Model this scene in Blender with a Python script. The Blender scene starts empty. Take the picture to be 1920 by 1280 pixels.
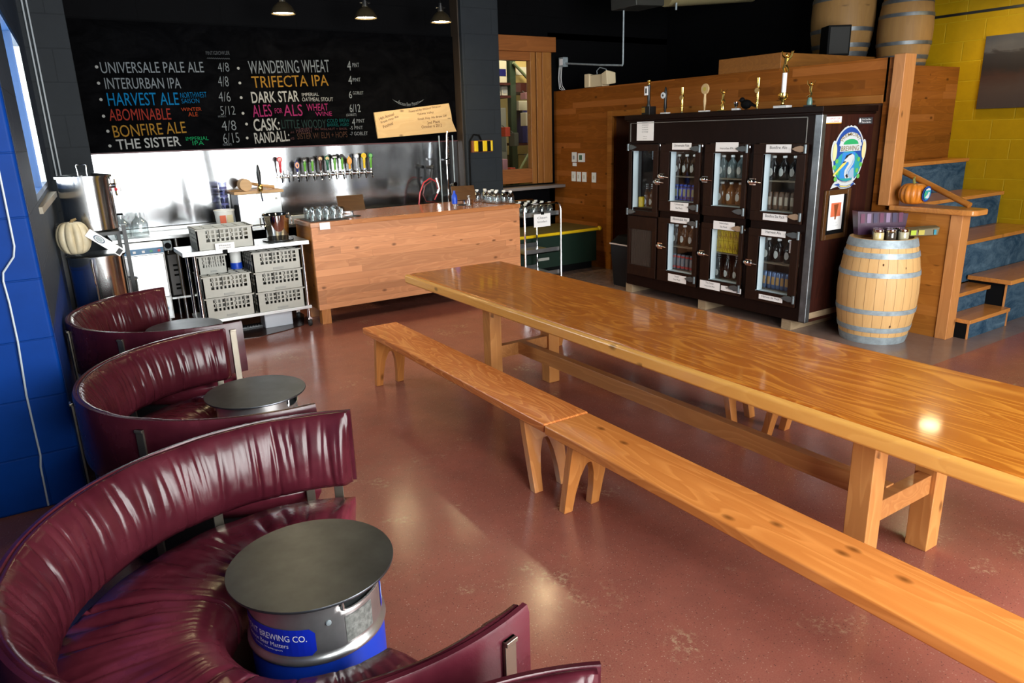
import bpy, math, random
from mathutils import Vector, Matrix, noise
R = random.Random(7)
C = bpy.context.scene.collection
SC = bpy.context.scene
PI = math.pi
# ---------------------------------------------------------------- camera, world, light, exposure
cd = bpy.data.cameras.new('camera'); cam = bpy.data.objects.new('camera', cd); C.objects.link(cam)
cd.sensor_width = 36; cd.lens = 1349.6 * 36 / 1920; cd.clip_start = .02; cd.clip_end = 100
_yaw, _pit, _rol = math.radians(32.876), math.radians(16.288), math.radians(-1.7175)
_f = Vector((math.sin(_yaw)*math.cos(_pit), math.cos(_yaw)*math.cos(_pit), -math.sin(_pit)))
_r = Vector((math.cos(_yaw), -math.sin(_yaw), 0)); _u = _r.cross(_f)
_r2 = _r*math.cos(_rol) + _u*math.sin(_rol); _u2 = -_r*math.sin(_rol) + _u*math.cos(_rol)
M = Matrix((_r2, _u2, -_f)).transposed().to_4x4(); M.translation = (0, 0, 1.83)
cam.matrix_world = M; SC.camera = cam
SC.view_settings.view_transform = 'Standard'; SC.view_settings.look = 'None'
SC.view_settings.exposure = 1.0; SC.view_settings.gamma = 1; SC.view_settings.use_curve_mapping = False
try:
    SC.cycles.use_denoising = True; SC.cycles.max_bounces = 8; SC.cycles.transparent_max_bounces = 16
    SC.cycles.caustics_reflective = False; SC.cycles.caustics_refractive = False
    SC.cycles.sample_clamp_indirect = 4; SC.cycles.blur_glossy = .5
except Exception: pass
W = bpy.data.worlds.new('overcast_sky'); SC.world = W; W.use_nodes = True
W.node_tree.nodes['Background'].inputs[0].default_value = (.86, .93, 1, 1)
W.node_tree.nodes['Background'].inputs[1].default_value = 2.6

def area(name, loc, direction, sx, sy, power, col=(1, 1, 1), spread=180):
    l = bpy.data.lights.new(name, 'AREA'); l.shape = 'RECTANGLE'; l.size = sx; l.size_y = sy
    l.energy = power; l.color = col; l.spread = math.radians(spread)
    o = bpy.data.objects.new(name, l); C.objects.link(o); o.location = loc
    o.rotation_euler = Vector(direction).to_track_quat('-Z', 'Z' if abs(direction[2]) < .9 else 'Y').to_euler()
    return o
# daylight entering through the three glazed garage doors in the wall behind the camera and the left window
DOORS = ((-.1, 2.3), (2.6, 5.2))
for xa, xb in DOORS:
    area('daylight', ((xa+xb)/2, -1.76, 2.0), (0, 1, 0), xb-xa, 3.3, 9.5*PI*(xb-xa)*3.3, (1, .98, .95))
area('daylight', (-.3, 6.27, 2.06), (1, -.053, 0), 1.9, 1.1, 40, (.9, .97, 1))
area('brewhouse_fill', (6.5, 9.2, 3.9), (0, .3, -1), 1.6, .7, 38, (1, .86, .6))  # unseen light, added to brighten the brewhouse beyond the window

# ---------------------------------------------------------------- mesh helper
class G:
    def __init__(s): s.v = []; s.f = []
    def add(s, v, f):
        b = len(s.v); s.v += [tuple(p) for p in v]; s.f += [tuple(i+b for i in q) for q in f]; return s
    def box(s, x0, y0, z0, x1, y1, z1):
        return s.add([(x0,y0,z0),(x1,y0,z0),(x1,y1,z0),(x0,y1,z0),(x0,y0,z1),(x1,y0,z1),(x1,y1,z1),(x0,y1,z1)],
                     [(0,3,2,1),(4,5,6,7),(0,1,5,4),(1,2,6,5),(2,3,7,6),(3,0,4,7)])
    def hexa(s, b, t):   # bottom 4, top 4 corners
        return s.add(list(b)+list(t), [(0,3,2,1),(4,5,6,7),(0,1,5,4),(1,2,6,5),(2,3,7,6),(3,0,4,7)])
    def lathe(s, prof, n=24, c=(0,0,0), axis='z', a0=0, a1=2*PI):
        full = abs(a1-a0-2*PI) < 1e-6; m = n if full else n+1; vs = []; fs = []
        for r, z in prof:
            for i in range(m):
                a = a0+(a1-a0)*i/n; x, y = r*math.cos(a), r*math.sin(a)
                p = (x, y, z) if axis == 'z' else ((z, x, y) if axis == 'x' else (x, -z, y))
                vs.append((c[0]+p[0], c[1]+p[1], c[2]+p[2]))
        for j in range(len(prof)-1):
            for i in range(n):
                k = (i+1) % m
                fs.append((j*m+i, j*m+k, (j+1)*m+k, (j+1)*m+i))
        return s.add(vs, fs)
    def cyl(s, p0, p1, r0, r1=None, n=12, cap=True):
        r1 = r0 if r1 is None else r1
        p0 = Vector(p0); p1 = Vector(p1); d = (p1-p0).normalized()
        a = Vector((0,0,1)) if abs(d.z) < .9 else Vector((1,0,0)); x = d.cross(a).normalized(); y = d.cross(x)
        vs = [p+(x*math.cos(2*PI*i/n)+y*math.sin(2*PI*i/n))*r for p, r in ((p0, r0), (p1, r1)) for i in range(n)]
        fs = [(i, (i+1) % n, n+(i+1) % n, n+i) for i in range(n)]
        if cap: fs += [tuple(range(n-1, -1, -1)), tuple(range(n, 2*n))]
        return s.add(vs, fs)
    def tube(s, pts, r, n=8):
        P = [Vector(p) for p in pts]; vs = []; fs = []; x = None
        for i, p in enumerate(P):
            d = (P[min(i+1, len(P)-1)]-P[max(i-1, 0)]).normalized()
            if x is None:
                a = Vector((0,0,1)) if abs(d.z) < .9 else Vector((1,0,0)); x = d.cross(a).normalized()
            else: x = (x-d*x.dot(d)).normalized()
            y = d.cross(x); rr = r[i] if isinstance(r, (list, tuple)) else r
            vs += [p+(x*math.cos(2*PI*k/n)+y*math.sin(2*PI*k/n))*rr for k in range(n)]
        for i in range(len(P)-1):
            fs += [(i*n+k, i*n+(k+1) % n, (i+1)*n+(k+1) % n, (i+1)*n+k) for k in range(n)]
        fs += [tuple(range(n-1, -1, -1)), tuple((len(P)-1)*n+k for k in range(n))]
        return s.add(vs, fs)
    def prism(s, poly, ext):    # planar polygon of 3d points, extruded by vector
        n = len(poly); e = Vector(ext); vs = [Vector(p) for p in poly]+[Vector(p)+e for p in poly]
        return s.add(vs, [tuple(range(n-1, -1, -1)), tuple(range(n, 2*n))]+[(i, (i+1) % n, n+(i+1) % n, n+i) for i in range(n)])
    def poly(s, pts): return s.add(pts, [tuple(range(len(pts)))])
    def ball(s, c, rx, ry=None, rz=None, n=16):
        ry = ry or rx; rz = rz or rx; m = n//2
        vs = [(c[0]+rx*math.sin(PI*j/m)*math.cos(2*PI*i/n), c[1]+ry*math.sin(PI*j/m)*math.sin(2*PI*i/n), c[2]-rz*math.cos(PI*j/m)) for j in range(m+1) for i in range(n)]
        return s.add(vs, [(j*n+i, j*n+(i+1) % n, (j+1)*n+(i+1) % n, (j+1)*n+i) for j in range(m) for i in range(n)])
    def xf(s, m):
        s.v = [tuple(m @ Vector(p)) for p in s.v]; return s
    def build(s, name, mat, parent=None, bevel=0, ang=38, flat=False, loc=None):
        me = bpy.data.meshes.new(name); me.from_pydata(s.v, [], s.f); me.validate(); me.update()
        o = bpy.data.objects.new(name, me); C.objects.link(o)
        me.materials.append(mat)
        if not flat:
            me.polygons.foreach_set('use_smooth', [True]*len(me.polygons))
            if not bevel: me.set_sharp_from_angle(angle=math.radians(ang))
        if bevel:
            b = o.modifiers.new('edge', 'BEVEL'); b.width = bevel; b.segments = 2; b.limit_method = 'ANGLE'; b.harden_normals = True
        if parent is not None: o.parent = parent
        if loc: o.location = loc
        return o
def T(x=0, y=0, z=0, rz=0, rx=0, ry=0):
    return Matrix.Translation((x, y, z)) @ Matrix.Rotation(rz, 4, 'Z') @ Matrix.Rotation(ry, 4, 'Y') @ Matrix.Rotation(rx, 4, 'X')
def tag(o, label, cat, group=None, kind=None):
    o['label'] = label; o['category'] = cat
    if group: o['group'] = group
    if kind: o['kind'] = kind
    return o
def thing(name, label, cat, loc=(0,0,0), rz=0, group=None):
    o = bpy.data.objects.new(name, None); C.objects.link(o); o.empty_display_size = .1
    o.location = loc; o.rotation_euler = (0, 0, rz); return tag(o, label, cat, group)
def struct(g, name, m, label, cat, bevel=0):
    return tag(g.build(name, m, bevel=bevel), label, cat, kind='structure')
def dup(root, loc, label, rz=0, group=None):
    r = root.copy(); C.objects.link(r); r.location = loc; r.rotation_euler = (0, 0, rz); r['label'] = label
    if group: r['group'] = group
    for ch in list(root.children):
        c = ch.copy(); C.objects.link(c); c.parent = r
        for g in ch.children:
            d = g.copy(); C.objects.link(d); d.parent = c
    return r
ORD = ['first','second','third','fourth','fifth','sixth','seventh','eighth','ninth','tenth','eleventh','twelfth','thirteenth','fourteenth','fifteenth','sixteenth','seventeenth','eighteenth','nineteenth','twentieth']

# lettering: flat letter outlines laid on a surface by mapping (x, y) of the line to a point
def letters(s, w, h, mapf, bold=0, align='L'):
    cu = bpy.data.curves.new('t', 'FONT'); cu.body = s; cu.size = 1; cu.resolution_u = 3; cu.offset = .012*bold
    o = bpy.data.objects.new('t', cu); C.objects.link(o); dg = bpy.context.evaluated_depsgraph_get()
    me = bpy.data.meshes.new_from_object(o.evaluated_get(dg)); V = [v.co.copy() for v in me.vertices]; F = [tuple(p.vertices) for p in me.polygons]
    bpy.data.objects.remove(o); bpy.data.curves.remove(cu); bpy.data.meshes.remove(me)
    g = G()
    if not V: return g
    x0 = min(v.x for v in V); x1 = max(v.x for v in V); y0 = min(v.y for v in V); y1 = max(v.y for v in V)
    sx = w/(x1-x0) if w else h/(y1-y0)
    y0 = 0 if not any(c in '(),/gjpqyQ' for c in s) else y0
    sy = h/(y1-y0) if h else sx
    sh = {'L': 0, 'C': -(x1-x0)*sx/2}[align]
    return g.add([mapf((v.x-x0)*sx+sh, (v.y-y0)*sy) for v in V], F)
def on_y(x, y, z, rot=0):     # a plane facing -Y
    c, s = math.cos(rot), math.sin(rot); return lambda a, b: (x+a*c-b*s, y, z+a*s+b*c)
def on_x(x, y, z, rot=0):     # a plane facing -X: reading direction is -Y
    c, s = math.cos(rot), math.sin(rot); return lambda a, b: (x, y-(a*c-b*s), z+a*s+b*c)

# ---------------------------------------------------------------- materials
MATS = {}
class N:
    def __init__(s, name):
        s.m = bpy.data.materials.new(name); s.m.use_nodes = True; s.t = s.m.node_tree
        s.b = s.t.nodes['Principled BSDF']; s.o = s.t.nodes['Material Output']
    def n(s, typ, **k):
        q = s.t.nodes.new('ShaderNode'+typ)
        for a, v in k.items():
            if a.startswith('i_'): q.inputs[a[2:].replace('_', ' ')].default_value = v
            else: setattr(q, a, v)
        return q
    def l(s, a, b): s.t.links.new(a, b)
    def math(s, op, a, b=None, clamp=False):
        q = s.n('Math', operation=op, use_clamp=clamp)
        for i, x in enumerate((a, b)):
            if x is None: continue
            if isinstance(x, (int, float)): q.inputs[i].default_value = x
            else: s.l(x, q.inputs[i])
        return q.outputs[0]
    def coord(s, axes='xyz', scale=(1,1,1), rnd=False, kind='Object'):
        tc = s.n('TexCoord'); src = tc.outputs[kind]
        sep = s.n('SeparateXYZ'); s.l(src, sep.inputs[0]); cmb = s.n('CombineXYZ')
        for i, a in enumerate(axes):
            v = sep.outputs['xyz'.index(a)]
            if scale[i] != 1: v = s.math('MULTIPLY', v, scale[i])
            if rnd:
                oi = s.n('ObjectInfo'); v = s.math('ADD', v, s.math('MULTIPLY', oi.outputs['Random'], 7.3+i))
            s.l(v, cmb.inputs[i])
        return cmb.outputs[0]
    def noise(s, vec, scale, detail=3, rough=.5, dist=0):
        q = s.n('TexNoise'); s.l(vec, q.inputs['Vector']); q.inputs['Scale'].default_value = scale; q.inputs['Detail'].default_value = detail
        q.inputs['Roughness'].default_value = rough; q.inputs['Distortion'].default_value = dist; return q.outputs['Fac']
    def vec(s, vec, sc):
        q = s.n('VectorMath', operation='MULTIPLY'); s.l(vec, q.inputs[0]); q.inputs[1].default_value = sc; return q.outputs[0]
    def ramp(s, fac, stops):
        q = s.n('ValToRGB'); e = q.color_ramp.elements
        while len(e) < len(stops): e.new(.5)
        for i, (p, c) in enumerate(stops):
            e[i].position = p; e[i].color = (c, c, c, 1) if isinstance(c, (int, float)) else (*c, 1)
        s.l(fac, q.inputs[0]); return q.outputs[0]
    def mix(s, fac, a, b, mode='MIX'):
        q = s.n('Mix', data_type='RGBA', blend_type=mode)
        for i, x in ((0, fac), (6, a), (7, b)):
            if isinstance(x, (int, float)): q.inputs[i].default_value = x if i == 0 else (x, x, x, 1)
            elif isinstance(x, tuple): q.inputs[i].default_value = (*x, 1)
            else: s.l(x, q.inputs[i])
        return q.outputs[2]
    def bump(s, h, strength=.3, dist=.01):
        q = s.n('Bump'); q.inputs['Strength'].default_value = strength; q.inputs['Distance'].default_value = dist
        s.l(h, q.inputs['Height']); s.l(q.outputs[0], s.b.inputs['Normal']); return q
    def set(s, **k):
        for a, v in k.items():
            i = s.b.inputs[a.replace('_', ' ')]
            if hasattr(v, 'is_linked') or hasattr(v, 'links'): s.l(v, i)
            else: i.default_value = (*v, 1) if isinstance(v, tuple) and len(v) == 3 else v
        return s.m
def plain(name, col, rough=.5, metal=0, var=0, coat=0, bump=0, vscale=8, spec=.5):
    if name in MATS: return MATS[name]
    q = N(name); c = col
    if var:
        co = q.coord(); f = q.noise(co, vscale, 4, .6)
        c = q.mix(q.ramp(f, [(.3, 0.), (.7, 1.)]), tuple(x*(1-var) for x in col), tuple(min(1, x*(1+var)) for x in col))
        if bump: q.bump(f, bump)
    q.set(Base_Color=c, Roughness=rough, Metallic=metal, Coat_Weight=coat, Specular_IOR_Level=spec)
    MATS[name] = q.m; return q.m
def glow(name, col, strength):
    q = N(name); q.set(Base_Color=col, Emission_Color=col, Emission_Strength=strength); return q.m
def wood(name, a, b, axes, row=.1, length=1.2, seam=.0015, grain=26, gmix=.55, knots=.0, rough=.4, coat=0, tone=1., rnd=False, seamc=.35, figure=.5, spec=.4, fig=1.):
    """planks along the first axis, stacked along the second"""
    q = N(name); co = q.coord(axes, rnd=rnd)
    sv = q.n('SeparateXYZ'); q.l(co, sv.inputs[0]); wn_ = q.n('TexWhiteNoise', noise_dimensions='1D')
    q.l(q.math('FLOOR', q.math('DIVIDE', sv.outputs[1], row)), wn_.inputs['W'])
    sh_ = q.n('CombineXYZ'); q.l(q.math('MULTIPLY', wn_.outputs['Value'], length), sh_.inputs[0])
    sa = q.n('VectorMath', operation='ADD'); q.l(co, sa.inputs[0]); q.l(sh_.outputs[0], sa.inputs[1])
    br = q.n('TexBrick'); br.offset = 0.; q.l(sa.outputs[0], br.inputs['Vector'])
    for k, v in (('Scale', 1), ('Mortar Size', seam), ('Mortar Smooth', .4), ('Brick Width', length), ('Row Height', row), ('Bias', 0)): br.inputs[k].default_value = v
    br.inputs['Color1'].default_value = (0,0,0,1); br.inputs['Color2'].default_value = (1,1,1,1); br.inputs['Mortar'].default_value = (.5,.5,.5,1)
    bw = q.n('RGBToBW'); q.l(br.outputs['Color'], bw.inputs[0]); rndv = bw.outputs[0]
    off = q.n('CombineXYZ'); q.l(q.math('MULTIPLY', rndv, 37.), off.inputs[2]); q.l(q.math('MULTIPLY', rndv, 11.), off.inputs[0])
    add = q.n('VectorMath', operation='ADD'); q.l(co, add.inputs[0]); q.l(off.outputs[0], add.inputs[1])
    g1 = q.noise(q.vec(add.outputs[0], (1.2, grain, grain)), 1., 4, .6, .4)
    rings = q.noise(q.vec(add.outputs[0], (.8*fig, 5.*fig, 5.*fig)), 1., 2., .45, .5)
    bands = q.math('FRACT', q.math('MULTIPLY', rings, 13.))
    bands = q.ramp(bands, [(0, 0.), (.55, .25), (.9, 1.), (1., .1)])
    grain_f = q.mix(figure, g1, bands)
    colr = q.mix(q.ramp(grain_f, [(.2, 0.), (.85, 1.)]), b, a)
    if tone: colr = q.mix(q.math('MULTIPLY', gmix, 1.), a, colr)
    shade = q.ramp(rndv, [(0, 1-.33*tone), (.5, 1.), (1, 1+.0*tone)])
    colr = q.mix(1., colr, shade, 'MULTIPLY')
    light = q.ramp(rndv, [(.72, 0.), (.95, .55*min(1, tone))])
    colr = q.mix(light, colr, tuple(min(1, x*1.35+.02) for x in a))
    if knots:
        vo = q.n('TexVoronoi', voronoi_dimensions='2D'); q.l(q.vec(add.outputs[0], (4.6, 8.5, 8.5)), vo.inputs['Vector']); vo.inputs['Scale'].default_value = 1.
        kd = vo.outputs['Distance']; wn = vo.outputs['Color']
        sep = q.n('SeparateColor'); q.l(wn, sep.inputs[0])
        gate = q.math('LESS_THAN', sep.outputs[0], knots)
        k = q.math('MULTIPLY', q.ramp(kd, [(.03, 1.), (.09, .65), (.16, 0.)]), gate)
        colr = q.mix(q.math('MULTIPLY', k, .85), colr, tuple(x*.3 for x in b))
    colr = q.mix(q.math('MULTIPLY', br.outputs['Fac'], seamc, True), colr, tuple(x*.12 for x in b))
    q.set(Base_Color=colr, Roughness=rough, Coat_Weight=coat, Coat_Roughness=.08, Specular_IOR_Level=spec)
    q.bump(q.math('SUBTRACT', q.math('MULTIPLY', g1, .15), br.outputs['Fac']), .25, .002)
    MATS[name] = q.m; return q.m
def blockwall(name, col, axes, bump=.6, rough=.55, bw=.4, bh=.2, spec=.5, joint=None, split=None):
    q = N(name); co = q.coord(axes)
    br = q.n('TexBrick'); br.offset = .5; q.l(co, br.inputs['Vector'])
    for k, v in (('Scale', 1), ('Mortar Size', .006), ('Mortar Smooth', .6), ('Brick Width', bw), ('Row Height', bh)): br.inputs[k].default_value = v
    nz = q.noise(co, 9, 4, .6)
    c = q.mix(nz, tuple(x*.82 for x in col), tuple(min(1, x*1.15) for x in col))
    if split:   # painted dado: (axis height, colour below)
        zz = q.n('SeparateXYZ'); q.l(q.n('TexCoord').outputs['Object'], zz.inputs[0])
        c = q.mix(q.math('LESS_THAN', zz.outputs[2], split[0]), c, split[1])
    c = q.mix(q.math('MULTIPLY', br.outputs['Fac'], .5), c, joint or tuple(x*.6 for x in col))
    q.set(Base_Color=c, Roughness=rough, Specular_IOR_Level=spec)
    h = q.math('SUBTRACT', q.math('MULTIPLY', nz, .12), br.outputs['Fac']); q.bump(h, bump, .006)
    return q.m

M_black = plain('black_paint', (.003, .003, .0035), .7, spec=.1)
M_blackm = plain('black_metal', (.012, .012, .013), .35, .3)
M_rubber = plain('black_rubber', (.015, .015, .016), .6)
M_steel = plain('stainless_steel', (.72, .72, .72), .16, 1, var=.04, vscale=3)
M_steelb = plain('brushed_steel', (.5, .51, .52), .32, 1, var=.08, vscale=14)
M_chrome = plain('chrome', (.86, .86, .87), .07, 1)
M_galv = plain('galvanised_hoop', (.3, .35, .38), .55, .35, var=.25, vscale=16)
M_iron = plain('dark_hoop_iron', (.13, .14, .15), .5, .8, var=.25, vscale=16)
M_brass = plain('gold_metal', (.78, .55, .16), .25, 1)
M_white = plain('white_paint', (.8, .8, .78), .5)
M_paper = plain('white_paper', (.82, .8, .8), .7)
M_grey = plain('rack_plastic', (.42, .41, .37), .5, var=.06)
M_ink = plain('dark_ink', (.03, .03, .035), .7)
M_red = plain('red_plastic', (.5, .02, .03), .3)
M_blue = plain('blue_plastic', (.01, .06, .5), .35)
M_green = plain('green_plastic', (.1, .33, .03), .3)
M_dgreen = plain('dark_green_plastic', (.01, .1, .05), .3)
M_yel = plain('yellow_plastic', (.75, .5, .01), .35)
M_amber = plain('amber_plastic', (.72, .33, .02), .35)
M_navy = plain('navy_plastic', (.015, .015, .12), .3)
M_tan = plain('tan_disc', (.55, .4, .2), .45)
M_silver = plain('silver_blue_paint', (.42, .46, .55), .3, .4)
def mk_glass(name, tint=(.95, .97, .97), refl=.08, dens=.12):
    q = N(name); tr = q.n('BsdfTransparent'); tr.inputs[0].default_value = (*tint, 1); gl = q.n('BsdfGlossy'); gl.inputs['Roughness'].default_value = .04
    fr = q.n('LayerWeight'); fr.inputs[0].default_value = .35
    f = q.math('ADD', q.math('MULTIPLY', fr.outputs['Facing'], dens*2), refl, True)
    mx = q.n('MixShader'); q.l(f, mx.inputs[0]); q.l(tr.outputs[0], mx.inputs[1]); q.l(gl.outputs[0], mx.inputs[2]); q.l(mx.outputs[0], q.o.inputs[0]); return q.m
M_pane = mk_glass('window_glass', (.93, .96, .95), .03, .1)
M_cpane = mk_glass('cooler_glass', (.86, .9, .9), .035, .08)
M_glass = mk_glass('drinking_glass', (.94, .96, .96), .06, .24)
def mk_leather(name='burgundy_leather', k=1., wear=1.):
    q = N(name); co = q.coord(rnd=True)
    a = q.noise(co, 5, 4, .6); w = q.noise(co, 260, 2, .5)
    c = q.mix(q.ramp(a, [(.35, 0.), (.7, 1.)]), (.04*k, .005*k, .0095*k), (.075*k, .0115*k, .019*k))
    ge = q.n('NewGeometry'); worn = q.ramp(q.math('ADD', ge.outputs['Pointiness'], q.math('MULTIPLY', a, .06)), [(.555, 0.), (.6, .55)])
    c = q.mix(q.math('MULTIPLY', worn, wear), c, (.15, .04, .015))
    q.set(Base_Color=c, Roughness=q.ramp(a, [(.3, .2), (.75, .31)]), Specular_IOR_Level=.38)
    q.bump(q.math('ADD', q.math('MULTIPLY', w, .3), q.noise(co, 30, 3, .6)), .16, .003); return q.m
M_leather = mk_leather(); M_seat = mk_leather('lightened_worn_leather', 2.6, .5); M_shell = mk_leather('shell_burgundy_leather', 1., 0.)  # seat leather: worn, and lightened in colour to stand in for overhead sheen
def mk_floor():
    q = N('polished_red_concrete'); co = q.coord(); big = q.noise(co, .9, 4, .6); mid = q.noise(co, 6, 5, .65); fine = q.noise(co, 170, 2, .6)
    c = q.mix(q.ramp(big, [(.3, 0.), (.7, 1.)]), (.2, .056, .04), (.33, .105, .075))
    c = q.mix(q.math('MULTIPLY', q.ramp(mid, [(.35, 0.), (.75, 1.)]), .4), c, (.13, .05, .04))
    c = q.mix(q.math('MULTIPLY', q.ramp(fine, [(.35, 0.), (.7, 1.)]), .45), c, (.3, .13, .09))
    vo = q.n('TexVoronoi'); q.l(co, vo.inputs['Vector']); vo.inputs['Scale'].default_value = 120
    sc = q.n('SeparateColor'); q.l(vo.outputs['Color'], sc.inputs[0])
    sp = q.math('MULTIPLY', q.math('LESS_THAN', vo.outputs['Distance'], .3), q.math('LESS_THAN', sc.outputs[0], .13))
    c = q.mix(q.math('MULTIPLY', sp, .4), c, (.45, .33, .24))
    dk = q.math('MULTIPLY', q.math('LESS_THAN', vo.outputs['Distance'], .28), q.math('GREATER_THAN', sc.outputs[0], .88)); c = q.mix(q.math('MULTIPLY', dk, .6), c, (.04, .025, .02))
    wear = q.math('MULTIPLY', q.ramp(q.noise(co, 2.1, 3, .6), [(.6, 0.), (.68, 1.)]), q.ramp(q.noise(co, 38, 4, .75), [(.5, 0.), (.62, 1.)]))
    c = q.mix(q.math('MULTIPLY', wear, .7), c, (.45, .33, .2))
    sp2 = q.n('SeparateXYZ'); q.l(co, sp2.inputs[0])      # bare grey slab beside the steps
    gy = q.math('MULTIPLY', q.math('GREATER_THAN', sp2.outputs[1], 2.66), q.math('GREATER_THAN', sp2.outputs[0], 5.5))
    c = q.mix(q.math('MULTIPLY', gy, .75), c, q.mix(mid, (.13, .1, .085), (.25, .2, .17)))
    q.set(Base_Color=c, Roughness=q.ramp(mid, [(.3, .15), (.8, .27)]), Specular_IOR_Level=.5)
    q.bump(fine, .05, .002); return q.m
M_floor = mk_floor()
def mk_splash():
    q = N('backsplash_steel'); co = q.coord(); w = q.noise(q.vec(co, (1.25, 1, .4)), 1., 1.5, .5, .5)
    br = q.noise(q.vec(co, (260, 1, 2)), 1, 2, .5)
    q.set(Base_Color=q.mix(br, (.27, .275, .285), (.38, .385, .4)), Metallic=1., Roughness=.15, Anisotropic=.5)
    tn = q.n('Tangent', direction_type='RADIAL', axis='Z'); q.l(tn.outputs[0], q.b.inputs['Tangent'])
    q.bump(w, 1., .075); return q.m
M_splash = mk_splash()
def mk_chalk(name, base, smear, amt, axes='xzy'):
    q = N(name); co = q.coord(axes, rnd=True); a = q.noise(q.vec(co, (1.6, 3, 2)), 1.5, 6, .7, 1.); b = q.noise(co, 30, 3, .6)
    f = q.math('MULTIPLY', q.ramp(a, [(.38, 0.), (.75, 1.)]), q.ramp(b, [(.2, .4), (.8, 1.)]))
    q.set(Base_Color=q.mix(q.math('MULTIPLY', f, amt), base, smear), Roughness=.75, Specular_IOR_Level=0.); return q.m
M_chalk = mk_chalk('chalkboard_black', (.0015, .0015, .0018), (.02, .02, .022), .2)
M_riser = mk_chalk('chalk_riser_slate', (.018, .042, .075), (.2, .3, .38), .6)
# timbers
W_table = wood('table_fir', (.6, .215, .028), (.38, .098, .01), 'yxz', .302, 9, .0008, 22, .95, 0, .3, .55, .25, False, .12, .72, fig=1.15)
W_tleg = wood('table_leg_fir', (.56, .25, .075), (.38, .14, .035), 'zxy', .3, 9, 0, 24, .7, .12, .36, .2, .2, False, 0, .45)
W_tbeam = wood('table_beam_fir', (.5, .22, .07), (.34, .12, .03), 'yxz', .3, 9, 0, 24, .7, .12, .36, .2, .2, False, 0, .45)
W_bench = wood('bench_fir', (.8, .29, .075), (.54, .14, .028), 'yxz', .4, 9, 0, 16, .85, .0, .27, .4, .2, True, 0, .7, fig=1.7)
W_benchk = wood('knotty_bench_fir', (.72, .27, .065), (.5, .15, .028), 'yxz', .13, 9, .0006, 20, .8, .24, .27, .4, .3, True, .2, .45)
W_bleg = wood('bench_leg_fir', (.6, .25, .07), (.42, .14, .03), 'zxy', .4, 9, 0, 20, .75, .12, .32, .3, .2, True, 0, .45)
W_bar = wood('bar_cedar', (.68, .3, .135), (.44, .155, .06), 'xzy', .07, 1.9, .0014, 30, .65, .2, .42, .1, .7, False, .36, .35)
W_bartop = wood('bar_top_fir', (.5, .2, .075), (.3, .1, .03), 'xyz', .07, 1.8, .0008, 26, .6, .1, .22, .4, .6, False, .2, .4)
W_wall = wood('cedar_wall_boards', (.3, .092, .012), (.165, .043, .005), 'yzx', .075, 1.4, .0012, 26, .6, .16, .5, 0, .8, False, .3, .4, spec=.12)
W_wallx = wood('cedar_panel_boards', (.22, .075, .011), (.12, .034, .0045), 'xzy', .075, .7, .0012, 26, .6, .16, .45, 0, .8, False, .45, .4, spec=.12)  # cedar darkened in its colour to imitate weaker light on the panel
W_half = wood('half_wall_cedar', (.38, .14, .023), (.26, .08, .011), 'yzx', .09, 2., .001, 22, .6, .2, .42, 0, .5, False, .3, .45, spec=.2)
W_post = wood('post_fir', (.52, .22, .07), (.38, .14, .04), 'zxy', .5, 9, 0, 24, .6, .1, .42, 0, .2, False, 0, .4)
W_tread = wood('tread_fir', (.5, .2, .045), (.32, .1, .02), 'xyz', .14, 3, .0012, 22, .65, .12, .28, .3, .4, False, .3, .45)
W_door = wood('door_fir', (.36, .15, .035), (.22, .075, .015), 'zxy', .5, 9, 0, 26, .6, 0, .4, .1, .2, False, 0, .45)
W_header = wood('header_fir', (.3, .1, .025), (.16, .05, .012), 'xzy', .5, 9, 0, 26, .6, 0, .4, .1, .2, False, 0, .4)
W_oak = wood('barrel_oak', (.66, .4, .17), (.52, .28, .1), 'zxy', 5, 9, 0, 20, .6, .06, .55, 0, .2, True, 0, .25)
W_oakd = wood('dimmed_barrel_oak', (.26, .145, .05), (.19, .095, .03), 'zxy', 5, 9, 0, 20, .6, .06, .55, 0, .2, True, 0, .25, spec=.2)  # barrel oak darkened in colour to stand in for dim light overhead
W_cool = wood('cooler_dark_stain', (.012, .0045, .003), (.005, .002, .0016), 'zxy', .5, 9, 0, 22, .7, 0, .4, 0, .2, False, 0, .4, spec=.12)
W_cdoor = wood('cooler_door_stain', (.026, .011, .006), (.011, .004, .003), 'zxy', .5, 9, 0, 22, .7, 0, .4, 0, .2, False, 0, .4, spec=.12)
W_coolp = wood('cooler_side_mahogany', (.045, .011, .007), (.015, .005, .004), 'zxy', .4, 9, 0, 14, .8, 0, .42, 0, .3, False, 0, .4, spec=.15)
W_sign = wood('sign_cedar', (.62, .42, .2), (.5, .3, .12), 'xzy', .5, 9, 0, 20, .5, .1, .6, 0, .2, False, 0, .3)
W_board = wood('stand_board', (.09, .038, .01), (.045, .017, .006), 'xzy', .5, 9, 0, 26, .6, 0, .35, .2, .2, True, 0, .4)
W_mallet = wood('mallet_beech', (.55, .33, .15), (.4, .22, .09), 'xzy', .5, 9, 0, 26, .5, 0, .5, 0, .2, False, 0, .3)
W_timber = wood('skid_pine', (.33, .24, .15), (.2, .13, .07), 'xyz', .5, 9, 0, 22, .6, .2, .6, 0, .2, True, 0, .3)
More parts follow.
